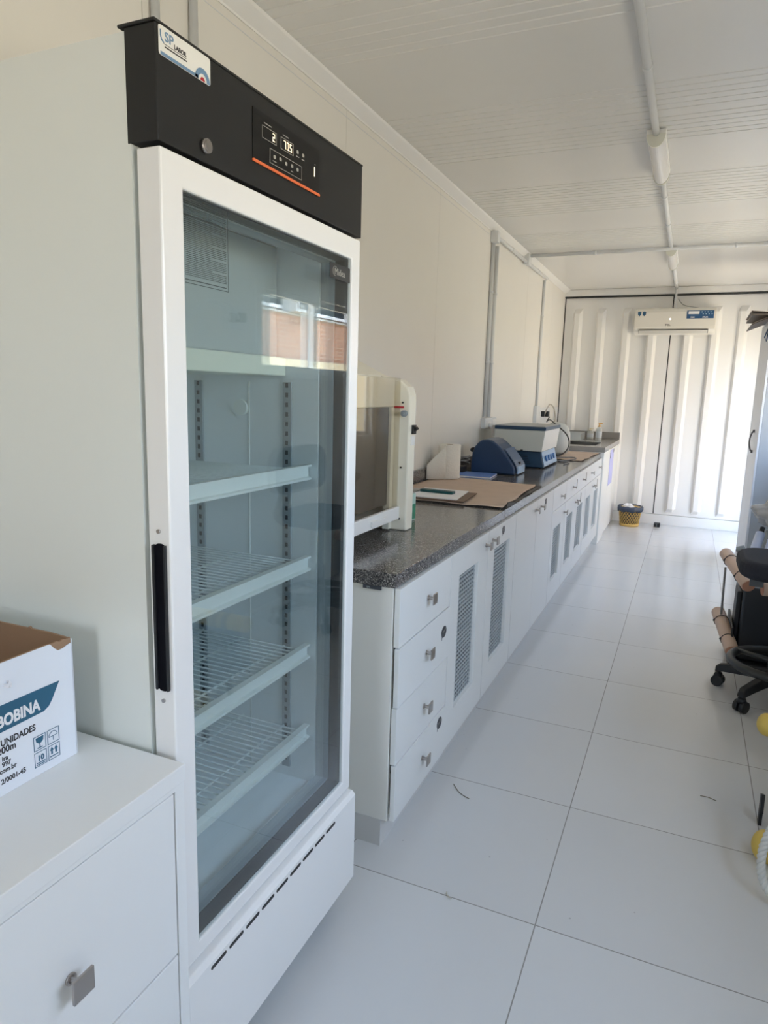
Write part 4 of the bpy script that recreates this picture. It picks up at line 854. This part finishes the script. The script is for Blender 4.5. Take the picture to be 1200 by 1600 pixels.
for j, (r, h) in enumerate(((0.112, 0.205), (0.122, 0.225), (0.135, 0.222), (0.138, 0.20), (0.132, 0.168))):
    rings.append([mb.b.verts.new((bc[0] + (r + 0.006 * math.sin(i * 1.9 + j)) * math.cos(2 * math.pi * i / N), bc[1] + (r + 0.006 * math.sin(i * 1.9 + j)) * math.sin(2 * math.pi * i / N), h + 0.007 * math.sin(i * 1.3 + j * 2))) for i in range(N)])
for A, B in zip(rings, rings[1:]):
    for i in range(N): mb.b.faces.new((A[i], A[(i + 1) % N], B[(i + 1) % N], B[i])).smooth = True
plabel(link('liner_rim', mb, BAGNAVY, BK, solid=0.001), 'navy bin liner folded over the rim')
mb = MB()
for i in range(5):
    cxp, cyp = bc[0] + random.uniform(-0.045, 0.055), bc[1] + random.uniform(-0.05, 0.05); bmesh.ops.create_icosphere(mb.b, subdivisions=2, radius=0.045, matrix=Matrix.Translation((cxp, cyp, 0.205)))
for v in mb.b.verts: v.co += Vector([random.uniform(-0.006, 0.006) for _ in range(3)])
cpp = tag(link('crumpled_paper', mb, PAPER), 'crumpled white paper filling the yellow basket', 'paper'); cpp['kind'] = 'stuff'
ds = thing('door_stop', (1.225, 8.2, 0), 'small black block on the floor in front of the container doors', 'door stop')
link('block', MB().box(1.19, 1.255, 8.17, 8.25, 0, 0.045), BLKP, ds, bevel=0.006)
link('slot', MB().box(1.2195, 1.2225, 8.1685, 8.172, 0.004, 0.04), GREYRUB, ds)

# ================================================================== RIGHT SIDE: locker
LK = thing('steel_locker', (2.16, 6.77, 0), 'tall grey steel locker at the right edge near the far doors', 'locker')
link('body', MB().box(1.985, 2.345, 6.34, 7.215, 0.0, 2.085), LOCKG, LK, bevel=0.002)
link('front_frame', MB().ring(1.968, 1.984, (6.34, 7.215, 0.0, 2.085), (6.375, 7.18, 0.05, 2.05)), LOCKW, LK, bevel=0.001)
for y0, y1 in ((6.378, 6.778), (6.782, 7.178)): link('door', MB().box(1.970, 1.9838, y0, y1, 0.053, 2.047), LOCKW, LK, bevel=0.001)
link('handle', MB().tube([(1.955 - 0.018 * math.sin(math.pi * t), 6.73, 1.00 + 0.17 * t) for t in [i / 12 for i in range(13)]], 0.006, n=8).box(1.955, 1.969, 6.715, 6.745, 0.985, 1.01).box(1.955, 1.969, 6.715, 6.745, 1.16, 1.185), mat('dark_handle', (0.08, 0.085, 0.10), 0.4), LK)
tag(link('blue_ribbon', MB().tube([(1.962, 6.42, 2.02), (1.945, 6.4, 1.98), (1.93, 6.36, 1.93), (1.945, 6.35, 1.90), (1.95, 6.38, 1.94), (1.958, 6.41, 1.99)], 0.005, n=6), mat('ribbon_blue', (0.04, 0.09, 0.20), 0.6)), 'thin blue ribbon hanging from the top of the locker', 'ribbon')
def flap(x0, z0, x1, z1, th, label, y0=6.40, y1=7.05):
    pr = [(x0, z0), (x1, z1), (2.33, z1 + 0.002), (2.33, z1 + th + 0.002), (x1, z1 + th), (x0, z0 + th)]
    f = thing('cardboard_flap', ((x0 + 2.33) / 2, 6.7, z1), label, 'cardboard', None)
    link('sheet', MB().prism(pr, y0, y1, 'y'), GREYPAP, f)
    link('dark_edge', MB().prism([(x0 - 0.0005, z0 - 0.001), (x1, z1 - 0.001), (2.33, z1 + 0.001), (2.33, z1 + 0.005), (x1, z1 + 0.005), (x0 - 0.0005, z0 + 0.005)], y0 - 0.004, y0 - 0.0005, 'y'), mat('dark_board_edge', (0.05, 0.04, 0.04), 0.8), f)
flap(1.835, 2.035, 1.955, 2.0875, 0.012, 'bottom bent board of the stack on the locker, drooping down')
flap(1.825, 2.105, 1.95, 2.104, 0.014, 'middle grey board of the stack lying on the locker')
flap(1.82, 2.135, 1.95, 2.122, 0.010, 'topmost curled board of the stack lying on the locker')

# ---- stool chair
CX, CY = 1.945, 3.617
CH = thing('office_chair', (CX, CY, 0), 'black swivel drafting chair with foot ring at the right edge', 'chair')
for i in range(5):
    a = math.radians(161 + 72 * i); d = Vector((math.cos(a), math.sin(a), 0)); e = Vector((-d.y, d.x, 0)); c = Vector((CX, CY, 0))
    mb = MB(); P = []
    for r, z, hw, hh in ((0.03, 0.125, 0.03, 0.028), (0.11, 0.122, 0.026, 0.024), (0.20, 0.108, 0.023, 0.02), (0.255, 0.098, 0.022, 0.018), (0.272, 0.088, 0.018, 0.014)):
        P.append([mb.b.verts.new(c + d * r + e * sx_ + Vector((0, 0, z + sz_))) for sx_, sz_ in ((-hw, -hh), (hw, -hh), (hw * 0.7, hh), (-hw * 0.7, hh))])
    for A, B in zip(P, P[1:]):
        for k in range(4): mb.b.faces.new((A[k], A[(k + 1) % 4], B[(k + 1) % 4], B[k]))
    mb.b.faces.new(P[0][::-1]); mb.b.faces.new(P[-1])
    leg = link('leg', mb, BLKP, CH, bevel=0.004)
    p = c + d * 0.257; mb = MB().cyl(p - e * 0.026 + Vector((0, 0, 0.029)), p - e * 0.005 + Vector((0, 0, 0.029)), 0.028, n=20).cyl(p + e * 0.005 + Vector((0, 0, 0.029)), p + e * 0.026 + Vector((0, 0, 0.029)), 0.028, n=20).cyl(p + Vector((0, 0, 0.03)), p + Vector((0, 0, 0.085)), 0.011, n=12).cyl(p + Vector((0, 0, 0.048)), p + Vector((0, 0, 0.07)), 0.024, 0.016, n=16)
    link('caster', mb, BLKP, leg)
link('gas_column', MB().cyl((CX, CY, 0.10), (CX, CY, 0.36), 0.028, n=20).cyl((CX, CY, 0.36), (CX, CY, 0.60), 0.016, n=16), BLKP, CH)
R_ = 0.205; mb = MB().tube([(CX + R_ * math.cos(2 * math.pi * i / 40), CY + R_ * math.sin(2 * math.pi * i / 40), 0.185) for i in range(40)], 0.021, n=10, closed=True)
for i in range(3): mb.cyl((CX, CY, 0.195), (CX + R_ * math.cos(2.1 * i + 0.5), CY + R_ * math.sin(2.1 * i + 0.5), 0.195), 0.012, n=8)
mb.cyl((CX, CY, 0.17), (CX, CY, 0.22), 0.04, n=20)
link('foot_ring', mb, mat('satin_dark_ring', (0.03, 0.032, 0.032), 0.35), CH)
link('seat', MB().rrect(0.622, 0.708, CX - 0.225, CX + 0.20, CY - 0.215, CY + 0.225, 0.13, 'z', n=8), CHFAB, CH, bevel=0.034, seg=5)
link('seat_plate', MB().cyl((CX, CY, 0.59), (CX, CY, 0.6215), 0.10, n=20), BLKP, CH)
link('back_bracket', MB().tube([(CX + 0.1, CY, 0.59), (CX + 0.22, CY, 0.585), (CX + 0.27, CY, 0.64), (CX + 0.20, CY + 0.03, 0.92)], 0.014, n=8), BLKP, CH)
mb = MB(); n = 16; pr = []
for cx_, cz_, a in ((3.94 - 0.11, 1.08 - 0.11, 0), (3.40 + 0.11, 1.08 - 0.11, 90), (3.40 + 0.07, 0.80 + 0.07, 180), (3.94 - 0.07, 0.80 + 0.07, 270)):
    r = 0.11 if a < 180 else 0.07
    for k_ in range(7): t = math.radians(a + 15 * k_); pr.append((cx_ + r * math.cos(t), cz_ + r * math.sin(t)))
link('backrest', MB().prism(pr, CX + 0.14, CX + 0.195, 'x'), CHFAB, CH, bevel=0.018, seg=4)

# ---- water sampler with peach tubes
WS = thing('field_sampler', (1.9, 4.1, 0), 'black field sampler with three peach tubes held by dark cords, behind the chair', 'sampling equipment')
link('main_barrel', MB().prism([(1.80, 0.03), (1.97, 0.03), (2.02, 0.06), (2.02, 0.40), (1.97, 0.44), (1.815, 0.44), (1.80, 0.42)], 4.05, 4.30, 'y'), mat('satin_black_barrel', (0.025, 0.028, 0.033), 0.3), WS, bevel=0.012, seg=3)
link('side_barrel', MB().box(1.775, 1.80, 4.10, 4.26, 0.05, 0.40), BLKP, WS, bevel=0.006)
link('base_tray', MB().box(1.76, 2.0, 3.98, 4.34, 0.0, 0.03).box(1.76, 1.772, 4.0, 4.38, 0.031, 0.22), BLKP, WS, bevel=0.004)
def tubeobj(p0, p1, r=0.034):
    p0, p1 = Vector(p0), Vector(p1); d = (p1 - p0).normalized()
    t = link('tube', MB().cyl(p0, p1, r, n=28), PEACH, WS, bevel=0.003)
    plabel(link('tube_end', MB().cyl(p1, p1 + d * 0.002, r * 0.93, n=24), PEACHD, t), 'darker peach cut end')
    a = d.orthogonal().normalized(); b = d.cross(a)
    for f in (0.25, 0.72):
        mb = MB(); c = p0.lerp(p1, f); mb.tube([c + (a * math.cos(t_) + b * math.sin(t_)) * (r + 0.002) for t_ in [2 * math.pi * i / 24 for i in range(24)]], 0.0022, n=5, closed=True)
        bmesh.ops.create_icosphere(mb.b, subdivisions=1, radius=0.008, matrix=Matrix.Translation(c + Vector((-r - 0.001, -r * 0.2, 0))))
        link('cord', mb, BL, t)
tubeobj((1.71, 4.35, 0.555), (1.815, 4.00, 0.46)); tubeobj((1.70, 4.25, 0.23), (1.77, 3.94, 0.11), 0.036); tubeobj((2.05, 4.02, 0.46), (1.88, 3.99, 0.455), 0.034)
link('upper_frame', MB().tube([(1.77, 4.36, 0.58), (1.80, 4.30, 0.56), (1.87, 4.0, 0.50)], 0.012, n=8).box(1.815, 1.88, 3.965, 4.0, 0.47, 0.52), mat('dark_grey_frame', (0.10, 0.11, 0.12), 0.4), WS)
link('link_rod', MB().cyl((1.71, 4.22, 0.50), (1.712, 4.16, 0.24), 0.006, n=8), mat('grey_rod', (0.22, 0.22, 0.22), 0.4), WS)
link('hose_fitting', MB().cyl((1.765, 4.34, 0.585), (1.80, 4.33, 0.60), 0.016, n=12).cyl((1.86, 3.98, 0.515), (1.86, 3.98, 0.545), 0.014, n=12), GREYRUB, WS)

# ---- crate, bag and tubes beyond the chair
KT = tag(link('storage_crate', MB().box(1.845, 2.33, 4.62, 5.15, 0.0, 0.40), mat('charcoal_crate', (0.035, 0.045, 0.055), 0.5), bevel=0.012), 'dark storage crate partly hidden behind the black chair', 'crate')
def leantube(p0, p1, r, label):
    t = thing('plastic_tube', p0, label, 'tube', None); link('tube_body', MB().cyl(p0, p1, r, n=22), TUBEB, t); link('tube_cap', MB().cyl(p1, Vector(p1) + (Vector(p1) - Vector(p0)).normalized() * 0.05, r * 0.55, n=18), BLKP, t)
leantube((1.868, 4.68, 0.435), (1.925, 4.86, 0.60), 0.028, 'pale blue plastic tube leaning behind the chair seat, the left one')
leantube((1.945, 4.66, 0.433), (1.985, 4.79, 0.575), 0.026, 'second pale blue tube leaning on the dark crate, right of the first')
tag(link('storage_case', MB().box(1.975, 2.30, 4.85, 5.1, 0.4005, 0.59), mat('dark_case', (0.03, 0.05, 0.065), 0.5), bevel=0.01), 'small dark case on the crate, under the plastic bag', 'case')
mb = MB(); bmesh.ops.create_icosphere(mb.b, subdivisions=4, radius=1.0)
for v in mb.b.verts:
    q = v.co.copy(); k_ = 1 + 0.13 * math.sin(q.x * 7 + q.z * 5) + 0.09 * math.sin(q.y * 11 + q.z * 9 + 2)
    v.co = Vector((2.05 + q.x * 0.17 * k_, 4.97 + q.y * 0.12 * k_, 0.712 + q.z * 0.098 * k_))
for f in mb.b.faces: f.smooth = True
tag(link('plastic_bag', mb, BAGM), 'crumpled translucent plastic bag on top of the dark case', 'bag')

# ---- yellow floats and rope, near right edge
def flo(x, y, z, r, L, label):
    f = thing('foam_float', (x, y, z - r), label, 'float', None)
    prof = [(0.001, 0.0)] + [(r * math.sin(a), r * 0.8 * (1 - math.cos(a))) for a in [math.pi / 2 * i / 8 for i in range(1, 9)]] + [(r, L - 0.02), (r * 0.9, L)]
    link('foam', MB().lathe(prof, (x, y, z), n=28, axis='x'), YFOAM, f)
    link('strap', MB().lathe([(r + 0.001, L * 0.35), (r + 0.004, L * 0.35), (r + 0.004, L * 0.35 + 0.03), (r + 0.001, L * 0.35 + 0.03)], (x, y, z), n=28, axis='x', caps=False), BLKP, f)
flo(1.765, 2.62, 0.302, 0.040, 0.34, 'yellow foam float end above the other, just right of the tiles')
flo(1.75, 2.27, 0.05, 0.05, 0.36, 'lower yellow foam float lying on the floor behind the white rope')
tag(link('support_bin', MB().box(1.90, 2.20, 2.42, 2.80, 0.0, 0.261), mat('black_bin', (0.03, 0.03, 0.035), 0.5), bevel=0.01), 'black bin carrying the upper yellow float', 'bin')
tag(link('black_strap', MB().prism([(2.46, 0.05), (2.50, 0.03), (2.505, 0.10), (2.47, 0.115)], 1.79, 1.80, 'x').box(1.79, 1.80, 2.47, 2.50, 0.0, 0.05), BLKP), 'short black strap end standing between the yellow floats', 'strap')
cen = [(1.845, 2.30, 0.33), (1.815, 2.20, 0.29), (1.78, 2.13, 0.21), (1.758, 2.10, 0.13), (1.768, 2.08, 0.055), (1.815, 2.05, 0.018), (1.90, 2.04, 0.016)]
P = [Vector(p) for p in cen]; out = []
for i in range(len(P) - 1):
    p0, p1, p2, p3 = P[max(i - 1, 0)], P[i], P[i + 1], P[min(i + 2, len(P) - 1)]
    for k_ in range(26):
        t = k_ / 26; out.append(0.5 * ((2 * p1) + (p2 - p0) * t + (2 * p0 - 5 * p1 + 4 * p2 - p3) * t * t + (3 * p1 - p0 - 3 * p2 + p3) * t ** 3))
mb = MB()
for s in range(3):
    pts = []; ref = Vector((0.3, 0.9, 0.2)).normalized()
    for i in range(len(out)):
        d = (out[min(i + 1, len(out) - 1)] - out[max(i - 1, 0)]).normalized(); a = d.cross(ref).normalized(); b = d.cross(a)
        th = i * 0.42 + s * 2 * math.pi / 3; pts.append(out[i] + (a * math.cos(th) + b * math.sin(th)) * 0.0062)
    mb.tube(pts, 0.0068, n=7)
tag(link('twisted_rope', mb, ROPE), 'thick white twisted rope hanging in a loop at the right edge', 'rope')

# ---- small litter on the floor
def strand(pts, label, r=0.0015, m=None):
    cable('plant_strand', pts, r, m or mat('straw', (0.22, 0.20, 0.15), 0.8), label, 'debris', n=5)
strand([(0.776, 2.239, 0.002), (0.813, 2.195, 0.003), (0.855, 2.175, 0.002)], 'thin curved dry strand on the tile below the lowest drawer')
strand([(1.611, 2.571, 0.002), (1.637, 2.571, 0.003), (1.664, 2.562, 0.002)], 'thin dark strand on the tile near the right side')
strand([(0.932, 1.70, 0.002), (0.938, 1.685, 0.005), (0.952, 1.682, 0.002)], 'tiny pale curl lying on a tile joint near the refrigerator', 0.002, mat('pale_curl', (0.55, 0.50, 0.42), 0.8))
